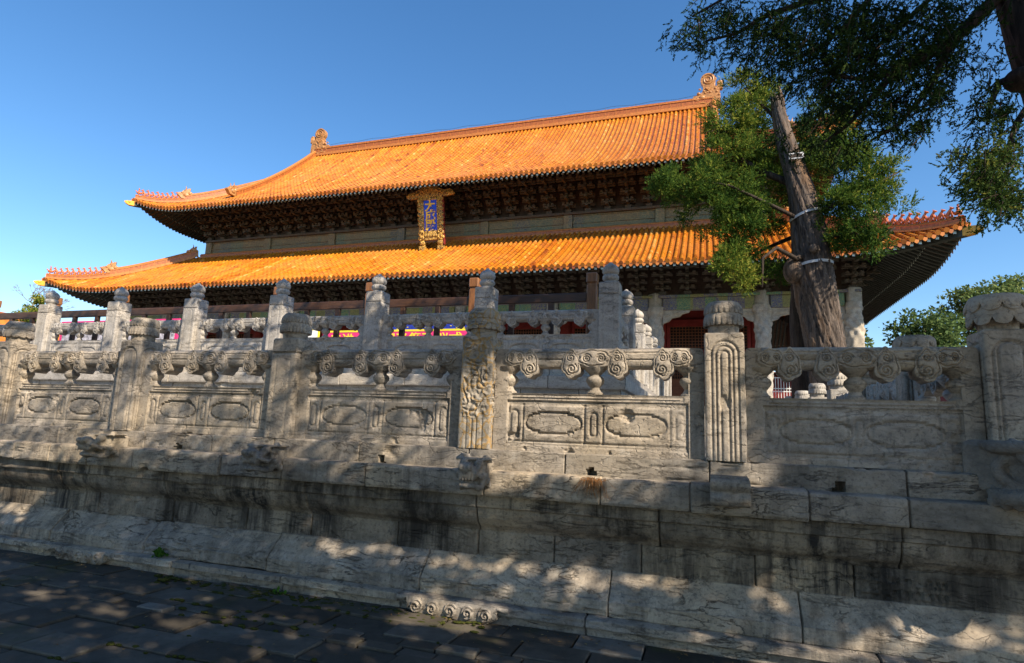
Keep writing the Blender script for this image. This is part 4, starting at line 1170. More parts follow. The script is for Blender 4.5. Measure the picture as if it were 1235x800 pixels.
def bracket(H, out):
    m = MB(); m.bbox(-.19, .19, -.22, .22, 0, .22, .03); st = 4; th = (H - .25) / st
    for k in range(st):
        z = .22 + th * k; y = -out * (k + 1) / st
        m.bbox(-.075, .075, y - .14, .3, z, z + th * .48, .015)
        m.prism([(-.075, z - .02), (.075, z - .02), (.075, z + th * .2), (-.075, z + th * .2)], y - .30, y)
        for yy_, ln in ((-out * k / st, .42 + .05 * k), (y, .34 + .04 * k)):
            m.bbox(-ln, ln, yy_ - .055, yy_ + .055, z + th * .35, z + th * .62, .012)
            for s in (-1, 0, 1): m.bbox(s * (ln - .09) - .09, s * (ln - .09) + .09, yy_ - .09, yy_ + .09, z + th * .62, z + th * .93, .02)
    return m
def brackets(x0, x1, yw, z, H, out, sp, hx, hy, tag_):
    b0 = None; n = int(round((x1 - x0) / sp))
    for i in range(n + 1):
        x = x0 + (x1 - x0) * i / n
        if b0 is None: b0 = obj('bracket_set', bracket(H, out), M_BRK, hall, local=True, loc=(x, -hy, z - 2.76))
        else: dup(b0, hall, (x, -hy, z - 2.76))
    n2 = int(round(2 * hy / sp))
    for i in range(1, n2 + 1):
        y = -hy + 2 * hy * i / n2
        if y > 9: break
        dup(b0, hall, (hx, y, z - 2.76), math.pi / 2)
        if tag_ == 'U' or i < 3: dup(b0, hall, (-hx, y, z - 2.76), -math.pi / 2)
zu = zw0 + 1.16
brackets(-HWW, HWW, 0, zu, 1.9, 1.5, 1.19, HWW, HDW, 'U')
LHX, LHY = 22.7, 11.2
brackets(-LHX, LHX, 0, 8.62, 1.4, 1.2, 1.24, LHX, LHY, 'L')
# lower storey: plate, architrave, columns, walls
pl = MB(); pl.bbox(CX - LHX - .35, CX + LHX + .35, CY - LHY - .3, CY - LHY + .3, 8.48, 8.62, .02)
pl.bbox(CX + LHX - .3, CX + LHX + .3, CY - LHY + .302, CY + LHY, 8.482, 8.618, .02); obj('flat_beam', pl, M_ARCH, hall)
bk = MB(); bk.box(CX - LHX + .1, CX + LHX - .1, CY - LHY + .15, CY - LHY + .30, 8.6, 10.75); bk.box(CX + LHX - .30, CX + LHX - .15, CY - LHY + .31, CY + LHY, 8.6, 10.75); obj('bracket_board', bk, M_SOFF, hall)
for i in range(len(colx) - 1):
    f = MB(); a, b = colx[i] + .36, colx[i + 1] - .36
    f.bbox(CX + a, CX + b, CY - LHY - .19, CY - LHY + .19, 7.86, 8.478, .03)
    ar = obj('painted_beam', f, M_ARCH, hall)
    for s, e in ((1, a), (-1, b)):                               # carved spandrels under the beam
        q = MB()
        q.prism([(CX + e, 7.855), (CX + e + s * 1.35, 7.855), (CX + e + s * 1.28, 7.74), (CX + e + s * .95, 7.66), (CX + e + s * .85, 7.54), (CX + e + s * .45, 7.46), (CX + e + s * .32, 7.30), (CX + e + s * .05, 7.20), (CX + e, 7.1)], CY - LHY - .09, CY - LHY + .09)
        for w_ in range(5): q.ball((CX + e + s * (.18 + .24 * w_), CY - LHY - .09, 7.60 + .045 * w_), (.12, .04, .09), 8, 5)
        obj('carved_spandrel', q, M_COLM, ar)
for y0, y1 in ((-11.2, -8.1), (-8.1, -3), (-3, 3), (3, 8.1)):
    f = MB(); f.bbox(CX + LHX - .19, CX + LHX + .19, CY + y0 + .36, CY + y1 - .36, 7.86, 8.478, .03); obj('painted_beam', f, M_ARCH, hall)
def dragon_column():
    H = 8.0 - 2.76; nz = 110; nt = 48
    zs = np.linspace(0, H, nz); th = np.linspace(0, 2 * math.pi, nt + 1)
    Tm, Zm = np.meshgrid(th, zs, indexing='ij')
    ph = Tm * 2 - Zm * 2.6
    r = .37 + .042 * np.sin(ph) + .024 * np.sin(Tm * 5 + Zm * 7 + 2 * np.sin(Zm * 3)) + .02 * np.sin(Tm * 7 - Zm * 9)
    r += .05 * (Zm < .35) + .05 * (Zm > H - .3)
    P = np.stack([r * np.cos(Tm), r * np.sin(Tm), Zm], -1)
    m = MB().grid(P[::-1]); m.lathe([(.48, -.02), (.50, .06), (.47, .16), (.40, .2)], n=24); m.bbox(-.30, .30, -.30, .30, H - .1, H + .72, .05)
    return m
c0 = None
for x in colx:
    if c0 is None: c0 = obj('dragon_column', dragon_column(), M_COLM, hall, local=True, loc=(x, -LHY, 0), smooth=True, autosmooth=60)
    else: dup(c0, hall, (x, -LHY, 0), rng.uniform(0, 6))
for y in (-8.1, -3, 3, 8.1): dup(c0, hall, (LHX, y, 0), rng.uniform(0, 6))
IW = 8.14
wall = MB(); wall.box(CX - 19.2, CX + 19.2, CY - IW + .15, CY + IW, 2.76, 10.5); wl_ = obj('inner_wall', wall, M_RED, hall)
cl = MB(); cl.box(CX - 22.4, CX + 22.4, CY - LHY + .3, CY - IW + .1, 9.6, 9.8); obj('porch_ceiling', cl, M_SOFF, hall)
inx = sorted([-c for c in (2.95, 8.35, 13.75, 18.8)] + [2.95, 8.35, 13.75, 18.8])
for i in range(len(inx) - 1):
    a, b = inx[i] + .35, inx[i + 1] - .35; yf = CY - IW
    fr = MB()
    for (x0, x1, z0, z1) in ((a, b, 7.55, 7.95), (a, b, 6.05, 6.25), (a, b, 2.80, 3.05), (a, a + .18, 3.05, 7.55), (b - .18, b, 3.05, 7.55)): fr.bbox(CX + x0, CX + x1, yf - .08, yf + .16, z0, z1, .012)
    f_ = obj('door_frame', fr, M_RED, hall)
    lt = MB(); w = b - a - .36
    nL = int(w / .16)
    for q in range(nL + 1):
        x = CX + a + .18 + w * q / nL; lt.box(x - .018, x + .018, yf - .02, yf + .02, 6.25, 7.55)
    for q in range(9): z = 6.25 + 1.3 * q / 8; lt.box(CX + a + .18, CX + b - .18, yf - .018, yf + .018, z - .016, z + .016)
    obj('lattice_window', lt, M_DOOR, f_)
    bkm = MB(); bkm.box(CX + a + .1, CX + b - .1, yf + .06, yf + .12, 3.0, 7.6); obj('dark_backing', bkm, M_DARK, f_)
    for q in range(4):
        x0 = CX + a + .18 + w * q / 4 + .02; x1 = CX + a + .18 + w * (q + 1) / 4 - .02
        d = MB()
        d.bbox(x0, x0 + .10, yf - .06, yf, 3.05, 6.05, .01); d.bbox(x1 - .10, x1, yf - .06, yf, 3.05, 6.05, .01)
        for z0, z1 in ((3.05, 3.2), (4.2, 4.32), (4.55, 4.67), (5.93, 6.05)): d.bbox(x0 + .1, x1 - .1, yf - .06, yf, z0, z1, .01)
        d.bbox(x0 + .1, x1 - .1, yf - .03, yf, 3.2, 4.2, .01); d.bbox(x0 + .1, x1 - .1, yf - .03, yf, 4.32, 4.55, .01)
        for k in range(1, 6): xk = x0 + .1 + (x1 - x0 - .2) * k / 6; d.box(xk - .014, xk + .014, yf - .035, yf - .01, 4.67, 5.93)
        for k in range(1, 8): zk = 4.67 + 1.26 * k / 8; d.box(x0 + .1, x1 - .1, yf - .034, yf - .012, zk - .013, zk + .013)
        obj('lattice_door', d, M_DOOR, hall)
ic = MB(); ic.lathe([(.34, 2.76), (.34, 8.6)], n=20); ic0 = None
for x in inx:
    if ic0 is None: ic0 = obj('inner_column', MB().lathe([(.36, 0), (.34, .2), (.34, 5.9)], n=20), M_RED, hall, local=True, loc=(x, -IW - .02, 0), smooth=True, autosmooth=50)
    else: dup(ic0, hall, (x, -IW - .02, 0))

# ---------------------------------------------------------------- name plaque
PC = at(520, 263, 31.55); tilt = R(12)
plq = thing('name_plaque', 'blue hanging plaque with three gold characters in a wide gilded carved frame', 'plaque', (-16.05, 31.2, 12.3))
def tl(mb):                      # local plaque coordinates -> leaning forward about the foot
    c, s = math.cos(tilt), math.sin(tilt)
    return mb.xf(lambda v: np.array([-16.05 + v[0], 31.75 + v[1] * c - v[2] * s, 12.45 + v[2] * c + v[1] * s]))
f = MB()
f.bbox(-.80, -.42, -.10, .12, .40, 3.1, .04); f.bbox(.42, .80, -.10, .12, .40, 3.1, .04); f.bbox(-.42, .42, -.10, .12, .40, .98, .03); f.bbox(-.42, .42, -.10, .12, 2.83, 3.1, .03)
for s in (-1, 1):
    for k in range(9): f.ball((s * .80, -.02, .55 + .29 * k), (.09, .10, .13), 8, 6)
    for k in range(8):
        for x in (.52, .69): f.ball((s * x, -.10, .55 + .32 * k + (.1 if x > .6 else 0)), (.085, .05, .10), 8, 5)
for k in range(5): f.ball((-.36 + .18 * k, -.10, .68), (.09, .05, .10), 8, 5)
tl(f); fo = obj('carved_frame', f, M_GILTC, plq, smooth=True, autosmooth=45)
t = MB(); t.prism([(-.80, 3.05), (-.95, 2.98), (-1.35, 2.95), (-1.55, 3.05), (-1.58, 3.2), (-1.40, 3.33), (-1.0, 3.36), (-.75, 3.48), (-.45, 3.62), (0, 3.68), (.45, 3.62), (.75, 3.48), (1.0, 3.38), (1.35, 3.42), (1.55, 3.32), (1.62, 3.15), (1.5, 3.05), (1.2, 3.02), (.95, 3.0), (.80, 3.05)][::-1], -.12, .10)
for s in (-1, 1):
    for x, z, r in ((1.38, 3.18, .16), (1.08, 3.2, .13), (.8, 3.28, .13), (.5, 3.42, .13), (.2, 3.5, .12)): t.ball((s * x, -.12, z), (r, .06, r * .75), 10, 6)
tl(t); obj('crest', t, M_GILTC, plq, smooth=True, autosmooth=45)
b = MB(); b.bbox(-.425, .425, -.07, .06, .97, 2.84, .01); tl(b); obj('plaque_board', b, M_BLUE, plq)
for s in (-1, 1):
    lg = MB(); lg.bbox(s * .60 - .16, s * .60 + .16, -.08, .10, .06, .42, .03); lg.ball((s * .60, -.06, .24), (.2, .1, .16), 10, 6); lg.bbox(s * .62 - .20, s * .62 + .20, -.16, .14, -.30, .06, .03)
    tl(lg); obj('plaque_foot', lg, M_GILTC, plq, smooth=True, autosmooth=45)
sd = MB(); sd.bbox(.80, .87, -.06, .14, .1, 3.05, .01); tl(sd); obj('red_edge', sd, M_RED, plq)
def text_mesh(s, size, thick, bold=0.0):
    cu = bpy.data.curves.new('lettering', 'FONT'); cu.body = s; cu.size = size; cu.extrude = thick; cu.offset = bold; cu.align_x = 'CENTER'
    o = bpy.data.objects.new('lettering', cu); COL.objects.link(o)
    me = bpy.data.meshes.new_from_object(o.evaluated_get(bpy.context.evaluated_depsgraph_get()))
    m = MB(); m.add([tuple(v.co) for v in me.vertices], [tuple(p.vertices) for p in me.polygons])
    bpy.data.objects.remove(o); bpy.data.curves.remove(cu); bpy.data.meshes.remove(me)
    return m
for k, chs in enumerate('大成殿'):
    m = text_mesh(chs, .70, .02, .018)
    x0 = (min(v[0] for v in m.V) + max(v[0] for v in m.V)) / 2
    zc = 2.28 - .585 * k
    m.V = [(v[0] - x0, -.085 - v[2], zc - .04 + v[1]) for v in m.V]
    m.V = [(v[0] * 1.0, v[1], v[2]) for v in m.V]
    tl(m); obj('character', m, plain('bright gilt', (.85, .55, .08), .5, .1, 5, bump=0) if k == 0 else bpy.data.materials['bright gilt'], plq)

# ---------------------------------------------------------------- event boards on the upper terrace
bn = thing('event_banner', 'magenta banner with yellow characters seen through the balustrade openings', 'banner', (-12.5, 22, 2.75))
m = MB(); m.bbox(-16.2, -9.2, 22.0, 22.06, 4.2, 5.56, .005); obj('banner_sheet', m, M_MAG, bn)
m = MB(); m.box(-16.2, -9.2, 21.99, 22.0, 5.50, 5.58); obj('yellow_edge', m, M_YEL, bn)
tm = text_mesh('走进大成 朝圣祭孔仪式', .58, .004, .008)
w_ = max(v[0] for v in tm.V) - min(v[0] for v in tm.V); tm.V = [(-12.65 + v[0] * 6.3 / w_, 21.992 - v[2], 4.95 + v[1]) for v in tm.V]; obj('lettering', tm, M_YEL, bn)
m = MB()
for x in (-15.8, -12.7, -9.6): m.bbox(x - .04, x + .04, 22.07, 22.15, 2.74, 5.5, .01)
obj('banner_pole', m, M_WOODD, bn)
nb = thing('display_board', 'dark blue display board with gold specks standing behind the magenta banner', 'board', (-11, 23, 2.75))
m = MB(); m.bbox(-14.0, -9.3, 23.0, 23.08, 4.0, 6.15, .01); obj('board_panel', m, M_NAVY, nb)
m = MB()
for k in range(60): x, z = rng.uniform(-13.9, -9.5), rng.uniform(5.5, 6.1); m.box(x - .03, x + .03, 22.98, 22.999, z - .015, z + .015)
obj('gold_speck', m, M_YEL, nb)
m = MB()
for x in (-13.7, -9.6): m.bbox(x - .05, x + .05, 23.09, 23.19, 2.74, 6.1, .01)
obj('board_post', m, M_WOODD, nb)
ys = thing('yellow_notice', 'small yellow and red notice with a white square beside the magenta banner', 'notice', (-16.7, 22, 2.75))
m = MB(); m.bbox(-17.0, -16.35, 21.95, 22.0, 4.95, 5.68, .005); obj('notice_sheet', m, M_YEL, ys)
m = MB(); m.box(-16.93, -16.43, 21.93, 21.949, 5.28, 5.60); obj('white_square', m, M_WHT, ys)
m = MB(); m.box(-16.95, -16.4, 21.93, 21.949, 5.0, 5.14); obj('red_strip', m, M_REDP, ys)
m = MB(); m.bbox(-16.72, -16.63, 22.003, 22.06, 2.74, 5.6, .01); obj('notice_post', m, M_WOODD, ys)
pk_ = thing('display_board', 'long pink display board below the hall at the left behind the wooden railing', 'board', (-30, 22, 2.75))
m = MB(); m.bbox(-32.6, -24.5, 22.0, 22.08, 4.4, 6.32, .01); obj('board_panel', m, M_MAG, pk_)
m = MB(); m.box(-32.4, -24.7, 21.98, 21.999, 4.6, 5.95); obj('printed_sheet', m, plain('printed sheet', (.35, .33, .36), .6, .9, 5), pk_)
m = MB()
for x in (-32.2, -28.5, -24.9): m.bbox(x - .05, x + .05, 22.09, 22.19, 2.7, 6.3, .01)
obj('board_post', m, M_WOODD, pk_)

# ---------------------------------------------------------------- side halls far off
def side_hall(x0, x1, y0, y1, ze, zr_, label):
    t = thing('side_hall', label, 'hall', ((x0 + x1) / 2, (y0 + y1) / 2, 0))
    m = MB(); m.box(x0 + 1, x1 - 1, y0 + 1, y1 - 1, 0, ze); obj('wall', m, M_RED, t)
    m = MB(); xm = (x0 + x1) / 2
    n = int((y1 - y0) / .5)
    for s, xe in ((-1, x0), (1, x1)):
        A = np.array([[xe + (xm - xe) * f, y0 + (y1 - y0) * k / n, ze + (zr_ - ze) * f ** 1.25 + (.10 if k % 2 else 0)] for k in range(n + 1) for f in np.linspace(0, 1, 7)]).reshape(n + 1, 7, 3)
        m.grid(A)
    obj('roof', m, M_TILE, t)
    m = MB(); m.bbox(xm - .3, xm + .3, y0, y1, zr_ - .1, zr_ + .5, .05); obj('ridge', m, M_RIDGE, t)
    for yy_ in (y0 + .9, y1 - .9): m = MB(); m.add([(x0 + 1, yy_, ze), (x1 - 1, yy_, ze), (xm, yy_, zr_ - .1)], [(0, 1, 2)]); obj('gable', m, M_RED, t)
    return t
side_hall(-100, -86, 30, 110, 9, 14.3, 'far low side hall with orange roof at the left edge beyond the terraces')
side_hall(-3, 15, 66, 80, 7.2, 8.4, 'low rear hall glimpsed through the balustrade opening behind the lattice fence')
side_hall(17.2, 28, 47, 100, 6.6, 8.6, 'low side hall with orange roof glimpsed beside the right end post')

# ================================================================ trees
def trunk_mesh(path, rad, nt=72, seg=.06, ridges=1.0, seed=0, twist=.25):
    path = np.asarray(path, float); rad = np.asarray(rad, float)
    L = np.concatenate([[0], np.cumsum(np.linalg.norm(np.diff(path, axis=0), axis=1))]); n = max(6, int(L[-1] / seg))
    s = np.linspace(0, L[-1], n)
    # smooth interpolation
    def ci(v):
        out = np.interp(s, L, v); k = max(1, int(.35 / seg)); ker = np.ones(2 * k + 1) / (2 * k + 1)
        return np.convolve(np.pad(out, k, mode='edge'), ker, mode='valid')
    C = np.stack([ci(path[:, i]) for i in range(3)], 1); C[0] = path[0]; C[-1] = path[-1]; rr = ci(rad)
    th = np.linspace(0, 2 * math.pi, nt + 1)
    T, S = np.meshgrid(th, s, indexing='ij'); ph = T + twist * S
    q = np.stack([np.cos(ph).ravel() * 2.2, np.sin(ph).ravel() * 2.2, S.ravel() * .35], 1)
    big = fbm(q, 3, seed).reshape(T.shape)
    fine = 1 - 2 * np.abs(fbm(q * [3.5, 3.5, 2.2], 4, seed + 5).reshape(T.shape))
    R_ = rr[None] * (1 + .20 * ridges * big + .15 * ridges * fine)
    P = np.stack([C[None, :, 0] + R_ * np.cos(T), C[None, :, 1] + R_ * np.sin(T), C[None, :, 2] + 0 * T], -1)
    P[-1] = P[0]
    m = MB().grid(P[::-1])
    m.add([tuple(P[i, -1]) for i in range(nt)], [tuple(range(nt))])
    return m

def leaves(centers, dirs, size, width, seed, jitter=.25, a_mean=.5, a_sd=.22, up=None):
    """small pointed leaf faces: each a folded diamond"""
    r = np.random.default_rng(seed); n = len(centers); c = np.asarray(centers)
    d = np.asarray(dirs) + r.normal(0, jitter, (n, 3)); d /= np.linalg.norm(d, axis=1)[:, None]
    ax = r.normal(0, 1, (n, 3)); s = np.cross(d, ax); s /= np.linalg.norm(s, axis=1)[:, None]
    L = (size * r.uniform(.6, 1.4, n))[:, None]; W = (width * r.uniform(.6, 1.3, n))[:, None]
    V = np.stack([c, c + d * L * .45 + s * W, c + d * L, c + d * L * .45 - s * W], 1).reshape(-1, 3)
    F = np.arange(4 * n).reshape(-1, 4); A = np.clip(r.normal(a_mean, a_sd, n), 0, 1)
    return V, F, A
def leaf_obj(name, parts, mat, parent):
    V = np.concatenate([p[0] for p in parts]); A = np.concatenate([p[2] for p in parts]); n = len(V) // 4
    me = bpy.data.meshes.new(name); off = np.array(worldloc(parent))
    V = (V - off).astype(np.float32)
    me.vertices.add(len(V)); me.vertices.foreach_set('co', V.ravel())
    me.loops.add(4 * n); me.loops.foreach_set('vertex_index', np.arange(4 * n, dtype=np.int32))
    me.polygons.add(n); me.polygons.foreach_set('loop_start', np.arange(0, 4 * n, 4, dtype=np.int32)); me.polygons.foreach_set('loop_total', np.full(n, 4, dtype=np.int32))
    me.update(calc_edges=True)
    at_ = me.attributes.new('rnd', 'FLOAT', 'FACE'); at_.data.foreach_set('value', A.astype(np.float32))
    me.materials.append(mat); me.validate()
    o = bpy.data.objects.new(name, me); COL.objects.link(o); o.parent = parent
    return o
def sprays(cent, outdir, n_leaf, length, size, width, seed, a_mean, droop=0.0):
    """flat sprays of scale leaves along a short twig"""
    r = np.random.default_rng(seed); n = len(cent); d = np.asarray(outdir, float) + r.normal(0, .35, (n, 3)); d[:, 2] -= droop
    d /= np.linalg.norm(d, axis=1)[:, None]
    C = []; D = []; 
    side = np.cross(d, r.normal(0, 1, (n, 3))); side /= np.linalg.norm(side, axis=1)[:, None]
    for k in range(n_leaf):
        t = (k + .5) / n_leaf; sg = 1 if k % 2 else -1
        C.append(cent + d * length * t + np.array([0, 0, -droop * .25 * length]) * t * t); D.append(d * .75 + side * sg * .65 * (1 - t * .6))
    C = np.concatenate(C); D = np.concatenate(D)
    am = np.tile(np.clip(r.normal(a_mean, .16, n), 0, 1), n_leaf)
    V, F, A = leaves(C, D, size, width, seed + 1, .18); A = np.clip(am + r.normal(0, .10, len(am)), 0, 1)
    return V, F, A
def blob(c, r, n, seed, shell=.45):
    rr = np.random.default_rng(seed); v = rr.normal(0, 1, (n, 3)); v /= np.linalg.norm(v, axis=1)[:, None]
    rad = rr.uniform(shell, 1, n) ** .7
    return np.asarray(c) + v * rad[:, None] * np.asarray(r), v

# ---- the old leaning cypress beside the terrace
cy = thing('old_cypress', 'old leaning cypress with bare twisted grey trunk bound by two pale straps', 'tree', (3.25, 17, 0))
TY = 17.0
tp = [(3.35, TY, -.05), (3.25, TY, 1.2), (3.05, TY, 2.8), (2.90, TY, 4.0), (2.74, TY, 5.2), (2.66, TY, 6.1), (2.60, TY, 7.3), (2.46, TY, 8.3), (2.28, TY, 9.1), (2.10, TY, 9.8), (2.0, TY, 10.4), (1.94, TY, 11.0)]
tr = [.60, .49, .445, .41, .42, .445, .39, .31, .25, .22, .19, .14]
tk = trunk_mesh(tp, tr, 96, .05, 1.15, 3, .35)
# burl on the left flank and jagged broken top
tk.ball((2.16, TY - .22, 6.05), (.26, .3, .34), 14, 10); tk.ball((2.62, TY - .52, 6.55), (.13, .10, .12), 10, 8)
for k in range(7):
    a = k * .9; x, y = 1.94 + .13 * math.cos(a), TY + .13 * math.sin(a); h = rng.uniform(.15, .5)
    tk.tube([(x + .02, y, 10.8), (x, y, 11.0 + h * .5), (x - .04, y, 11.0 + h)], [.07, .05, .008], 6)
tko = obj('trunk', tk, M_BARK, cy, smooth=True)
st = trunk_mesh([(2.45, TY + .9, -.05), (2.40, TY + .9, 2.5), (2.35, TY + .8, 5.0), (2.5, TY + .7, 7.2), (2.7, TY + .9, 9.0)], [.26, .22, .2, .16, .08], 24, .12, .8, 8)
obj('second_stem', st, M_BARKD, cy, smooth=True)
def strap(z, tilt_, nm):
    i = np.interp(z, [p[2] for p in tp], np.arange(len(tp))); c = np.array([np.interp(z, [p[2] for p in tp], [p[k] for p in tp]) for k in range(3)]); r_ = np.interp(z, [p[2] for p in tp], tr) * 1.10
    an = np.linspace(0, 2 * math.pi, 40); m = MB()
    P = np.zeros((40, 5, 3))
    for j, (dr, dz) in enumerate(((0, -.035), (.015, -.035), (.015, .035), (0, .035), (0, -.035))):
        P[:, j] = np.stack([c[0] + (r_ + dr) * np.cos(an), c[1] + (r_ + dr) * np.sin(an), z + dz + tilt_ * np.cos(an) + .01 * np.sin(3 * an)], 1)
    m.grid(P); return obj('strap', m, M_STRAP, cy, smooth=False)
strap(7.62, .12, 1); strap(6.22, .05, 2)
m = MB(); m.bbox(2.13, 2.50, TY - .42, TY - .38, 9.10, 9.28, .01); po = obj('tag_plate', m, M_STRAP, cy)
m = MB(); m.bbox(2.17, 2.46, TY - .425, TY - .421, 9.14, 9.24, .0005); obj('plate_face', m, M_BARKD, po)
# limbs
lim = MB()
def limb(pts, r0, r1=.02): lim.tube(pts, np.linspace(r0, r1, len(pts)), 7)
limb([(2.75, TY, 6.6), (2.2, TY - .5, 6.3), (1.7, TY - .9, 6.5), (1.35, TY - 1.1, 6.2), (1.30, TY - 1.2, 5.4)], .085)
limb([(2.6, TY, 7.4), (1.6, TY - .6, 7.8), (.6, TY - .9, 8.3), (-.6, TY - 1.0, 8.6)], .065)
limb([(2.5, TY, 8.4), (1.4, TY + .3, 9.2), (.6, TY + .5, 10.0), (.2, TY + .2, 10.9)], .12)
limb([(2.3, TY, 9.2), (3.0, TY + .3, 9.6), (3.8, TY + .2, 10.2)], .10)
limb([(2.6, TY, 7.6), (3.3, TY - .4, 7.8), (4.0, TY - .5, 8.1), (4.7, TY - .4, 8.5)], .06)
limb([(2.7, TY, 7.0), (3.5, TY - .5, 6.9), (4.1, TY - .7, 6.6), (4.4, TY - .8, 6.9)], .07)
limb([(2.0, TY, 10.4), (1.5, TY + .2, 11.2), (1.1, TY, 11.6)], .06)
limb([(2.55, TY + .8, 7.4), (1.5, TY + .9, 7.0), (.9, TY + .6, 6.4)], .07)
obj('limb', lim, M_BARKD, cy, smooth=True)
# crown: clumps given as pixel, depth, radius (m), leaf count, tone
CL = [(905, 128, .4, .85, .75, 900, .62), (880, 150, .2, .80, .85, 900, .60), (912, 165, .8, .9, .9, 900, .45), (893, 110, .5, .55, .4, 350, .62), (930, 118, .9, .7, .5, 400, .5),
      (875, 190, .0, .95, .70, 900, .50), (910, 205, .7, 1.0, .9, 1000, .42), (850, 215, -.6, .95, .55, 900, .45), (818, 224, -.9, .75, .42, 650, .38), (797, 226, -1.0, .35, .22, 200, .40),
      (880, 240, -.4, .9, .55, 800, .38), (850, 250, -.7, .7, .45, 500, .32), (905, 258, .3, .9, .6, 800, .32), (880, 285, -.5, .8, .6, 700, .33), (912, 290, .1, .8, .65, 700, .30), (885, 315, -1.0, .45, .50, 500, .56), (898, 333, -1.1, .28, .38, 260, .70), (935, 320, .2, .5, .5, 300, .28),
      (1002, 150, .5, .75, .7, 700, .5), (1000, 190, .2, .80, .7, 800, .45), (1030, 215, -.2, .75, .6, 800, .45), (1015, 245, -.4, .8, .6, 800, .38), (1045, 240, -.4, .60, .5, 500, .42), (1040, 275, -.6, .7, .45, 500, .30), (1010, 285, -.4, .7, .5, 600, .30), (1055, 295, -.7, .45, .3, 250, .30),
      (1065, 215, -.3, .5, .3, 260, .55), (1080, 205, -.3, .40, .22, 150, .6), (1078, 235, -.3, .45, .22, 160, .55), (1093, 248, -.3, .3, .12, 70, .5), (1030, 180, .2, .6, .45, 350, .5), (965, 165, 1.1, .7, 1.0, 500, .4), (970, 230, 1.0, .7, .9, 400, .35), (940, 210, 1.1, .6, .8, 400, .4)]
parts = []
for i, (px, py, dy, rx, rz, n, am) in enumerate(CL):
    c = at(px, py, TY + dy); r_ = np.random.default_rng(900 + i)
    # each clump is itself a handful of tufts
    n = int(n * .92); k = max(4, int(n / 38)); sub, sv = blob(c, (rx, rx * .9, rz), k, 50 + i, .2)
    pts = []; ds = []
    for q in range(k):
        p_, v_ = blob(sub[q], np.array((.20, .20, .14)) * r_.uniform(.6, 1.35), n // k + 1, 1000 * i + q, .1); pts.append(p_); ds.append(v_ + np.array([0, 0, .5]) + sv[q] * .5)
    pts = np.concatenate(pts); ds = np.concatenate(ds)
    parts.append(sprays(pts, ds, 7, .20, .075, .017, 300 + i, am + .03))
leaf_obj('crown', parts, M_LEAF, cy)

# ---- the cypress overhanging from the upper right, and its neighbour: their crowns also shade the terrace
ov = thing('overhanging_cypress', 'dark cypress overhanging the upper right corner with drooping sprays and a thick leaning trunk', 'tree', (4.9, 7.6, 0))
OY = 7.5
ot = trunk_mesh([(4.9, 7.6, -.05), (4.6, 7.58, 1.5), (4.2, 7.55, 3.2), (3.95, 7.5, 4.6), (3.72, 7.5, 5.6), (3.58, 7.5, 6.3), (3.46, 7.5, 7.2), (3.5, 7.5, 8.6), (3.7, 7.4, 10.5), (4.0, 7.2, 12.5)], [.50, .42, .36, .32, .31, .29, .27, .24, .18, .06], 64, .06, .9, 12, .2)
ot.ball((3.28, 7.35, 5.62), (.16, .16, .13), 12, 8)
obj('trunk', ot, M_BARKD, ov, smooth=True)
lim = MB()
A_ = lambda px, py, dy=0.0: tuple(at(px, py, OY + dy))
def plimb(pts, r0, r1=.012):
    P = np.array([A_(*p) for p in pts]); n = 24; t = np.linspace(0, len(P) - 1, n); Q = np.stack([np.interp(t, np.arange(len(P)), P[:, k]) for k in range(3)], 1)
    Q[1:-1] += fbm(Q[1:-1] * 3, 2, 4)[:, None] * .03
    lim.tube(Q, np.linspace(r0, r1, n), 7)
plimb([(1235, -40), (1190, 10, -.1), (1148, 50, -.3), (1110, 70, -.4), (1079, 88, -.5), (1050, 120, -.5), (1024, 150, -.5), (985, 178, -.6)], .085)
plimb([(1148, 50, -.3), (1130, 90, -.4), (1110, 120, -.5), (1085, 150, -.6), (1050, 170, -.6)], .040)
plimb([(1230, -60, .2), (1150, -30, 0), (1060, -15, -.2), (980, 0, -.3), (925, 18, -.3), (890, 40, -.4), (850, 50, -.4)], .07)
plimb([(1060, -15, -.2), (1020, 30, -.3), (985, 60, -.4), (940, 78, -.4)], .035)
plimb([(1150, -30, 0), (1110, 10, -.2), (1075, 40, -.3), (1040, 75, -.4)], .035)
plimb([(1235, 90, .1), (1205, 100, 0), (1195, 125, -.2), (1190, 150, -.3)], .05)
plimb([(1245, 120, -.1), (1225, 150, -.4), (1215, 185, -.7), (1190, 205, -.9), (1180, 235, -1.0)], .035)
plimb([(980, 0, -.3), (925, -8, -.3), (880, -5, -.4), (835, 20, -.5)], .03)
plimb([(1079, 88, -.5), (1040, 95, -.6), (1010, 92, -.6), (990, 110, -.7)], .03)
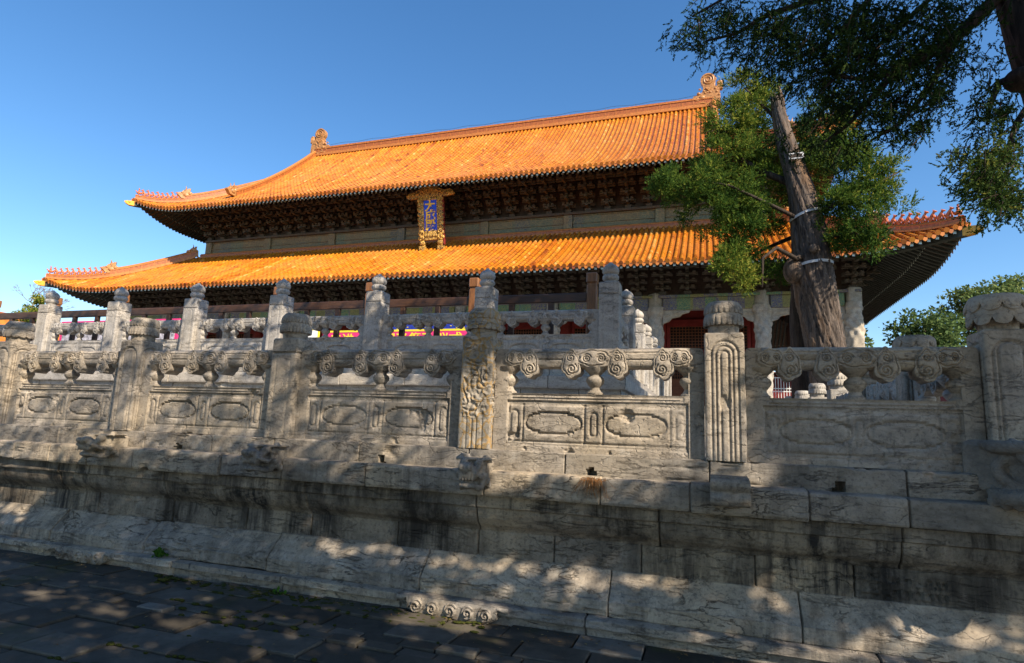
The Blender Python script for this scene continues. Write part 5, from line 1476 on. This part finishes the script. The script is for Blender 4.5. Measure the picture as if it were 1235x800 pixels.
# visible foliage: pixel, depth offset, size px, count, tone
OV = [(838, 28, 22, 22, 60, .35), (860, 40, 26, 26, 100, .35), (845, 62, 12, 22, 30, .3), (885, 20, 32, 26, 160, .4), (905, 45, 34, 24, 150, .35), (925, 10, 40, 26, 200, .42), (950, 40, 36, 26, 200, .35),
      (950, 75, 26, 24, 90, .3), (985, 15, 40, 28, 220, .4), (985, 55, 36, 28, 200, .32), (975, 90, 26, 22, 90, .3), (1010, 85, 34, 28, 170, .3), (1030, 20, 42, 30, 260, .42), (1030, 60, 40, 28, 230, .35), (1010, 120, 28, 26, 110, .3), (1040, 110, 34, 30, 170, .28),
      (1075, 15, 42, 30, 260, .45), (1075, 55, 40, 28, 230, .42), (1070, 100, 36, 30, 190, .28), (1110, 30, 36, 30, 210, .42), (1110, 75, 36, 30, 210, .35), (1100, 120, 32, 26, 150, .28), (1130, 105, 28, 24, 120, .3), (1150, 20, 34, 30, 170, .35), (1150, 60, 26, 24, 100, .3),
      (1060, 145, 34, 26, 110, .28), (1025, 155, 30, 22, 80, .28), (1090, 160, 26, 22, 60, .28), (985, 135, 22, 20, 50, .3), (1000, 175, 30, 14, 40, .3), (1170, 0, 30, 30, 130, .35), (960, 172, 24, 14, 40, .3),
      (1190, 70, 16, 20, 40, .3), (1205, 110, 16, 18, 60, .32), (1190, 130, 18, 14, 45, .32), (1215, 140, 18, 16, 70, .32), (1200, 148, 16, 10, 35, .3), (1225, 165, 14, 14, 50, .35),
      (1175, 180, 20, 12, 80, .62), (1200, 188, 22, 16, 110, .62), (1220, 180, 18, 14, 90, .62), (1185, 205, 22, 16, 100, .6), (1215, 212, 22, 18, 110, .58), (1190, 232, 18, 16, 70, .55), (1222, 238, 16, 14, 60, .55), (1182, 250, 10, 10, 26, .5), (1205, 228, 20, 14, 70, .55)]
parts = []; lim2 = MB()
for i, (px, py, rx, ry, n, am) in enumerate(OV):
    r_ = np.random.default_rng(3000 + i); low = py > 170 and px > 1160
    dy = -.4 + r_.uniform(-.2, .2) + (-.6 if low else 0)
    ns = max(3, int(n / (6.8 if py < 130 and px < 1165 else 7.4)))
    S_ = np.array([at(px + rx * r_.normal(0, .60), py + ry * r_.normal(0, .60), OY + dy + r_.normal(0, .28)) for _ in range(ns)])
    P = np.repeat(S_, 11, 0); hang = np.tile(np.arange(11) / 11.0, ns)[:, None]
    tw = np.repeat(np.stack([-r_.uniform(-.2, .8, ns), r_.normal(0, .4, ns), -r_.uniform(.0, .9, ns)], 1), 11, 0); tw /= np.linalg.norm(tw, axis=1)[:, None]
    P = P + tw * hang * .20 + np.array([0, 0, -.04]) * hang ** 2 + r_.normal(0, .05, P.shape)
    outd = tw * .8 + r_.normal(0, .7, P.shape)
    for s0, t0 in zip(S_, tw[::11]): lim2.tube([s0, s0 + t0 * .10 - [0, 0, .01], s0 + t0 * .19 - [0, 0, .04]], [.005, .004, .002], 4, caps=False)
    parts.append(sprays(P, outd, 16, 0.11, .025, .0076, 5000 + i, am, .15))
lim.add(lim2.V, lim2.F, .5); obj('limb', lim, M_BARKD, ov, smooth=True)
bp, bv = blob((5.6, 6.2, 9.3), (3.0, 2.6, 1.9), 9000, 4444, .2)
q_ = project(bp); bp = bp[(q_[:, 1] < -25) | (q_[:, 0] > 1290)]
parts.append(leaves(bp, np.random.default_rng(5).normal(0, 1, bp.shape), .20, .07, 4445, .3, .35, .2))
ovc = leaf_obj('crown', parts, M_LEAFD, ov)

# shade clumps: where the sun reaches the stone in the photograph nothing hangs above
LIT = [(875, 400, 60, 55), (720, 425, 125, 34), (610, 440, 40, 40), (720, 490, 120, 90), (640, 480, 80, 70), (800, 500, 90, 80), (875, 460, 62, 110), (905, 560, 70, 40), (720, 560, 140, 32), (620, 580, 70, 22), (545, 745, 75, 16), (690, 592, 110, 22), (575, 500, 26, 70), (780, 575, 60, 30), (930, 500, 26, 60),
       (470, 655, 70, 14), (560, 668, 90, 17), (640, 690, 70, 17), (710, 705, 60, 15), (800, 700, 70, 20), (880, 712, 80, 16), (1120, 770, 60, 28), (1190, 765, 60, 34), (1220, 735, 30, 25), (1000, 790, 90, 16), (720, 662, 50, 8),
       (15, 610, 26, 26), (25, 440, 26, 60), (15, 560, 40, 14), (100, 548, 60, 12), (90, 480, 40, 14), (60, 500, 30, 12), (190, 470, 34, 20), (230, 505, 40, 14), (175, 400, 20, 20), (215, 440, 30, 8), (260, 430, 60, 6), (160, 500, 14, 40), (490, 525, 60, 14), (520, 600, 50, 10), (400, 590, 40, 9), (330, 640, 40, 9), (260, 650, 40, 8),
       (330, 400, 18, 20), (60, 375, 30, 24), (135, 390, 30, 24), (100, 420, 40, 10), (235, 395, 22, 26), (300, 395, 30, 14), (360, 480, 10, 50),
       (215, 750, 50, 10), (330, 745, 30, 8), (420, 775, 40, 8), (130, 735, 30, 8), (300, 790, 50, 8), (540, 790, 40, 6), (60, 720, 30, 6)]
LITA = np.array(LIT, float); LITA[(LITA[:, 1] > 640) & (LITA[:, 0] > 440), 2:] *= 1.45; LITA[(LITA[:, 1] > 735) & (LITA[:, 0] < 600), 2:] *= .75
def lit(P):
    q = project(P)
    e = ((q[:, None, 0] - LITA[None, :, 0]) / LITA[None, :, 2]) ** 2 + ((q[:, None, 1] - LITA[None, :, 1]) / LITA[None, :, 3]) ** 2
    return (e.min(1), q)
tgt = []
r_ = np.random.default_rng(77)
for x in np.arange(-10.5, 3.6, .20):
    for z in np.arange(0.0, 3.2, .20): tgt.append((x + r_.normal(0, .04), 5.3, z + r_.normal(0, .04)))
for x in np.arange(-18.5, -1.2, .30):
    for z in np.arange(2.3, 4.9, .28): tgt.append((x, 9.85, z))
for x in np.arange(-10.5, 3, .24):
    for y in np.arange(2.0, 5.1, .22): tgt.append((x, y, 0.0))
for x in np.arange(-12, 2.2, .4):
    for y in np.arange(7.2, 9.6, .4): tgt.append((x, y, 1.45))
for y in (7.3, 7.5, 7.7, 8.5, 9.4, 9.6):
    for x in (1.9, 2.14, 2.38):
        for z in np.arange(1.5, 3.0, .2): tgt.append((x, y, z))
tgt = np.array(tgt); em, q = lit(tgt)
half = (q[:, 0] < 577) & (q[:, 1] > 395) & (q[:, 1] < 585) & (tgt[:, 1] < 6)
keep = em > 1.15
prob = np.where(tgt[:, 1] > 9, .82, np.where(tgt[:, 2] < .02, .95, np.where((tgt[:, 0] < -2) & (tgt[:, 2] > 1.0), .84, .94))); prob = np.where(half, .97, np.where(prob > .9, .99, prob)); keep &= r_.random(len(tgt)) < prob
tgt = tgt[keep]; half = half[keep]
tt = np.where(tgt[:, 1] > 9, r_.uniform(8.5, 10.5, len(tgt)), r_.uniform(8.5, 11, len(tgt)))
cl_ = tgt + SUN[None] * tt[:, None] * 1.0
qq = project(cl_); inside = (qq[:, 2] > 0) & (qq[:, 0] > -120) & (qq[:, 0] < 1330) & (qq[:, 1] > -110) & (qq[:, 1] < 900)
cl_ = cl_[~inside]; half = half[~inside]
parts = []
k = 30
C = np.repeat(cl_[~half], k, 0); C = C + r_.normal(0, .07, C.shape)
ch = np.repeat(cl_[half], 17, 0); ch = ch + r_.normal(0, .11, ch.shape)
sc_parts = [leaves(C, r_.normal(0, 1, C.shape), .15, .06, 8000, .2, .4, .2), leaves(ch, r_.normal(0, 1, ch.shape), .085, .030, 8001, .2, .4, .2)]
far = thing('shade_cypress', 'tall cypress outside the picture whose crown throws dappled shade over the stone walls', 'tree', (9.5, -3.2, 0))
leaf_obj('crown', sc_parts, M_LEAFD, far)
ft = trunk_mesh([(9.5, -3.2, -.05), (9.6, -3.2, 3), (9.9, -3.1, 6), (9.7, -3.0, 9), (9.4, -2.8, 11)], [.5, .42, .36, .26, .1], 32, .15, .8, 21)
obj('trunk', ft, M_BARKD, far, smooth=True)

# ---- unseen cypresses added behind the viewer to block sky light from the wall
for k_, (tx, ty, hh, lab) in enumerate(((-8.5, -7.5, 11.0, 'wide cypress added behind the viewer to the left to block open sky'), (2.5, -9.5, 11.5, 'wide cypress added behind the viewer to the right to block open sky'))):
    t_ = thing('sky_blocking_cypress', lab + ', outside the picture', 'tree', (tx, ty, 0))
    obj('trunk', trunk_mesh([(tx, ty, -.05), (tx, ty, 4), (tx + .2, ty, hh * .8)], [.5, .4, .1], 20, .3, .7, 31 + k_), M_BARKD, t_, smooth=True)
    bp, bv = blob((tx, ty, hh * .62), (4.6, 3.2, hh * .38), 2600, 600 + k_, .5)
    leaf_obj('crown', [leaves(bp, bv, .55, .19, 640 + k_, .8, .4, .2)], M_LEAFD, t_)

# ---- trees beyond the terraces
def far_tree(name, label, base, h, crown_list, mat, seed, leaf=.28, trunk_r=.3, group=None, n_mul=1.0):
    t = thing(name, label, 'tree', base, group)
    b = np.array(base); m = trunk_mesh([b + [0, 0, -.05], b + [.1, 0, h * .3], b + [-.1, .1, h * .6], b + [.1, 0, h * .85]], [trunk_r, trunk_r * .75, trunk_r * .5, trunk_r * .15], 16, .4, .6, seed)
    r2 = np.random.default_rng(seed)
    for c, rad, n, am in crown_list:
        c = np.array(c); s = b + [0, 0, h * .45]; mid = (s + c) / 2 + r2.normal(0, .3, 3)
        m.tube([s, mid, c], [trunk_r * .35, trunk_r * .2, .03], 6)
    obj('trunk', m, M_BARKD, t, smooth=True)
    parts = []
    for i, (c, rad, n, am) in enumerate(crown_list):
        k = max(4, int(n * n_mul / 40)); sub, sv = blob(c, rad, k, seed + i, .35); pts = []; ds = []
        for q in range(k):
            p_, v_ = blob(sub[q], np.array((.55, .55, .30)) * r2.uniform(.6, 1.3), int(n * n_mul / k) + 1, seed * 7 + 100 * i + q, .1); pts.append(p_); ds.append(v_ * .6 + np.array([0, 0, .1]))
        pts = np.concatenate(pts); parts.append(leaves(pts, np.concatenate(ds), leaf, leaf * .30, seed + 40 + i, .5, am, .2))
    leaf_obj('crown', parts, mat, t)
    return t
BY = 38.0
def cc(L, Y): return [(at(px, py, Y + dy), np.array((rx, rx, rz)), n, am) for px, py, dy, rx, rz, n, am in L]
lf = thing('white_lattice_fence', 'white lattice fence between pale posts at the right end of the hall porch', 'fence', (3.9, 33, 2.76))
m = MB()
for k in range(15): x = 2.95 + .13 * k; m.box(x - .014, x + .014, 32.98, 33.02, 2.80, 4.75)
for z in (2.85, 3.3, 4.0, 4.15, 4.7): m.box(2.9, 4.85, 32.975, 33.025, z, z + .04)
obj('lattice', m, M_WHT, lf)
po_ = None
for x in (4.95, 5.35):
    if po_ is None: po_ = obj('fence_post', MB().bbox(-.14, .14, -.14, .14, 0, 3.9, .02), plain('pale ochre post', (.50, .36, .22), .7, .2, 4), lf, local=True, loc=(x - 3.9, 0, 0))
    else: dup(po_, lf, (x - 3.9, 0, 0))
far_tree('broadleaf_tree', 'spreading light green tree beyond the terrace, taller of the two beside the end post', (tuple(np.array([at(1185, 420, BY)[0], BY, 0]))), 11,
         cc([(1190, 365, 0, 2.0, 1.0, 700, .6), (1165, 385, 0, 1.6, 1.0, 600, .5), (1210, 345, .3, 1.2, .5, 260, .6), (1180, 350, 0, 1.0, .4, 200, .55), (1230, 345, .5, .9, .5, 160, .5), (1150, 405, -.5, 1.8, .9, 600, .5), (1195, 400, .5, 2.2, 1.2, 800, .55), (1215, 380, .8, 2.0, 1.4, 700, .6), (1240, 395, 1, 2.0, 1.6, 700, .5), (1160, 360, 0, .8, .3, 130, .5), (1250, 360, 1, 1.5, .8, 300, .5), (1130, 412, -.5, 1.2, .6, 300, .45)], BY), M_LEAFB, 61, .21, n_mul=1.7)
far_tree('broadleaf_tree', 'low rounded darker tree beyond the terrace left of the taller light green one', (tuple(np.array([at(1115, 420, BY - 4)[0], BY - 4, 0]))), 9,
         cc([(1115, 388, 0, 1.3, .6, 420, .3), (1097, 400, 0, .9, .6, 320, .25), (1125, 402, 0, 1.3, .7, 450, .3), (1140, 392, 0, .9, .6, 240, .35), (1090, 412, 0, .7, .5, 200, .25), (1110, 415, 0, 1.6, .7, 450, .3), (1140, 415, 0, 1.2, .6, 300, .3)], BY - 4), M_LEAFB, 71, .19, n_mul=1.6)
far_tree('broadleaf_tree', 'small green bush seen just right of the old cypress trunk', (tuple(np.array([at(1034, 420, 60)[0], 60, 0]))), 10,
         cc([(1033, 408, 0, 1.0, 1.2, 200, .5), (1037, 418, 0, 1.2, 1.0, 250, .55), (1036, 395, 0, .8, .4, 40, .5)], 60), M_LEAFB, 81, .34)
far_tree('conifer', 'small sunlit yellow green conifer behind the railing at the far left', (tuple(np.array([at(42, 400, 50)[0], 50, 0]))), 14,
         cc([(44, 370, 0, 1.0, 1.0, 380, .8), (38, 378, 0, 1.6, .8, 500, .75), (32, 384, 0, 1.6, .7, 400, .6), (46, 380, 0, 1.4, 1.0, 400, .75), (44, 363, 0, .5, .6, 120, .8), (40, 392, 0, 2.6, 1.0, 600, .6)], 50), M_LEAF, 91, .34)
# bare tree
bt = thing('bare_tree', 'leafless branching tree rising behind the small conifer at the far left', 'tree', (float(at(44, 400, 55)[0]), 55, 0))
m = MB(); b_ = np.array(bt.location)
def grow(p, d, L, r, lev, rr):
    q = p + d * L; mid = (p + q) / 2 + rr.normal(0, L * .06, 3); m.tube([p, mid, q], [r, r * .85, r * .65], 5, caps=False)
    if lev == 0: return
    for k in range(rr.integers(2, 4)):
        nd = d + rr.normal(0, .48, 3); nd[2] += .1; nd /= np.linalg.norm(nd); grow(q, nd, L * rr.uniform(.62, .82), max(r * .6, .016), lev - 1, rr)
rr = np.random.default_rng(13)
m.tube([b_ + [0, 0, -.05], b_ + [.2, 0, 6], b_ + [0, 0, 13.5]], [.35, .3, .22], 8)
for d in ((-.35, .1, 1), (.45, -.1, .9), (-.9, 0, .55)):
    d = np.array(d); grow(b_ + [0, 0, 13.4 - abs(d[0])], d / np.linalg.norm(d), 2.0, .13, 5, rr)
obj('trunk', m, bark_mat('pale bare bark', (.10, .075, .06), (.28, .21, .17)), bt, smooth=True)

# ---- fallen leaves and needles on the paving
lt = thing('leaf_litter', 'scattered fallen leaves and needles lying on the dark paving and gathered along the wall foot', 'leaf litter', (-4, 4.5, 0))
r3 = np.random.default_rng(55); n_ = 520
lx = r3.uniform(-9.5, 1.5, n_); ly = np.where(r3.random(n_) < .5, 5.09 - np.abs(r3.normal(0, .10, n_)), r3.uniform(1.8, 5.0, n_))
C = np.stack([lx, ly, np.full(n_, .014)], 1); D = np.stack([r3.normal(0, 1, n_), r3.normal(0, 1, n_), r3.normal(0, .06, n_)], 1); D /= np.linalg.norm(D, axis=1)[:, None]
s_ = np.cross(D, [0, 0, 1.0]); L_ = r3.uniform(.012, .040, n_)[:, None]; W_ = L_ * r3.uniform(.12, .38, n_)[:, None]
V = np.stack([C, C + D * L_ * .5 + s_ * W_ + [0, 0, .004], C + D * L_, C + D * L_ * .5 - s_ * W_ + [0, 0, .003]], 1).reshape(-1, 3)
lo = leaf_obj('fallen_leaf', [(V, None, r3.random(n_))], leaf_mat('fallen leaves', [(0, (.10, .05, .02)), (.5, (.22, .13, .05)), (1, (.34, .25, .10))], .1), lt)
lo['kind'] = 'stuff'; lt['kind'] = 'stuff'
# ---------------------------------------------------------------- weeds and dry grass
def weed(px, py, wy, label, n, hgt):
    p = at(px, py, wy); t = thing('weed', label, 'weed', tuple(p)); r3 = np.random.default_rng(int(px))
    st = MB(); pts = []; ds = []
    for k in range(n):
        a = r3.uniform(0, 6.28); d = np.array([math.cos(a) * .7, -abs(math.sin(a)) * .7 - .1, r3.uniform(.4, 1.1)]); L = hgt * r3.uniform(.6, 1.1)
        tip = p + d * L * .6; st.tube([p, (p + tip) / 2 + [0, 0, .01], tip], [.003, .0025, .0015], 5)
        for q in range(6): pts.append(tip + r3.normal(0, .014, 3)); ds.append(d + r3.normal(0, .8, 3))
    obj('stem', st, M_LEAFW, t); leaf_obj('leaf', [leaves(np.array(pts), np.array(ds), .042, .016, int(px), .3)], M_LEAFW, t)
weed(195, 672, 5.20, 'small green weed rooted in the lower moulding of the wall', 16, .11)
weed(338, 722, 5.07, 'tiny green weed at the foot of the wall on the paving', 9, .07)
gt = thing('dry_grass', 'tuft of dry orange grass hanging from the drain hole under the sunlit panel', 'grass tuft', tuple(at(713, 580, 5.2)))
m = MB(); p = at(715, 579, 5.24); r3 = np.random.default_rng(4)
for k in range(70):
    x = p[0] + r3.normal(0, .045); y0 = p[1] - r3.uniform(0, .03); L = r3.uniform(.05, .15); dx = r3.normal(0, .05)
    m.tube([(x, y0, p[2] + .005), (x + dx * .5, y0 - .05, p[2] + r3.uniform(-.01, .03)), (x + dx, y0 - .07 - r3.uniform(0, .03), p[2] - L * .6), (x + dx * 1.3, y0 - .07, p[2] - L)], [.0022, .002, .0016, .0008], 4)
obj('grass_blade', m, M_STRAW, gt)


# repeats carry a common group
for o in bpy.data.objects:
    if o.parent is None and 'label' in o:
        g_ = {'broadleaf_tree': 'leafy trees beyond the terraces', 'side_hall': 'low side halls beyond the terraces', 'sky_blocking_cypress': 'cypresses added behind the viewer to block open sky', 'weed': 'weeds at the wall foot',
              'stone_balustrade': 'carved stone balustrades', 'stone_terrace': 'stone terrace tiers', 'display_board': 'display boards on the upper terrace'}.get(o.name.split('.')[0])
        if g_: o['group'] = g_
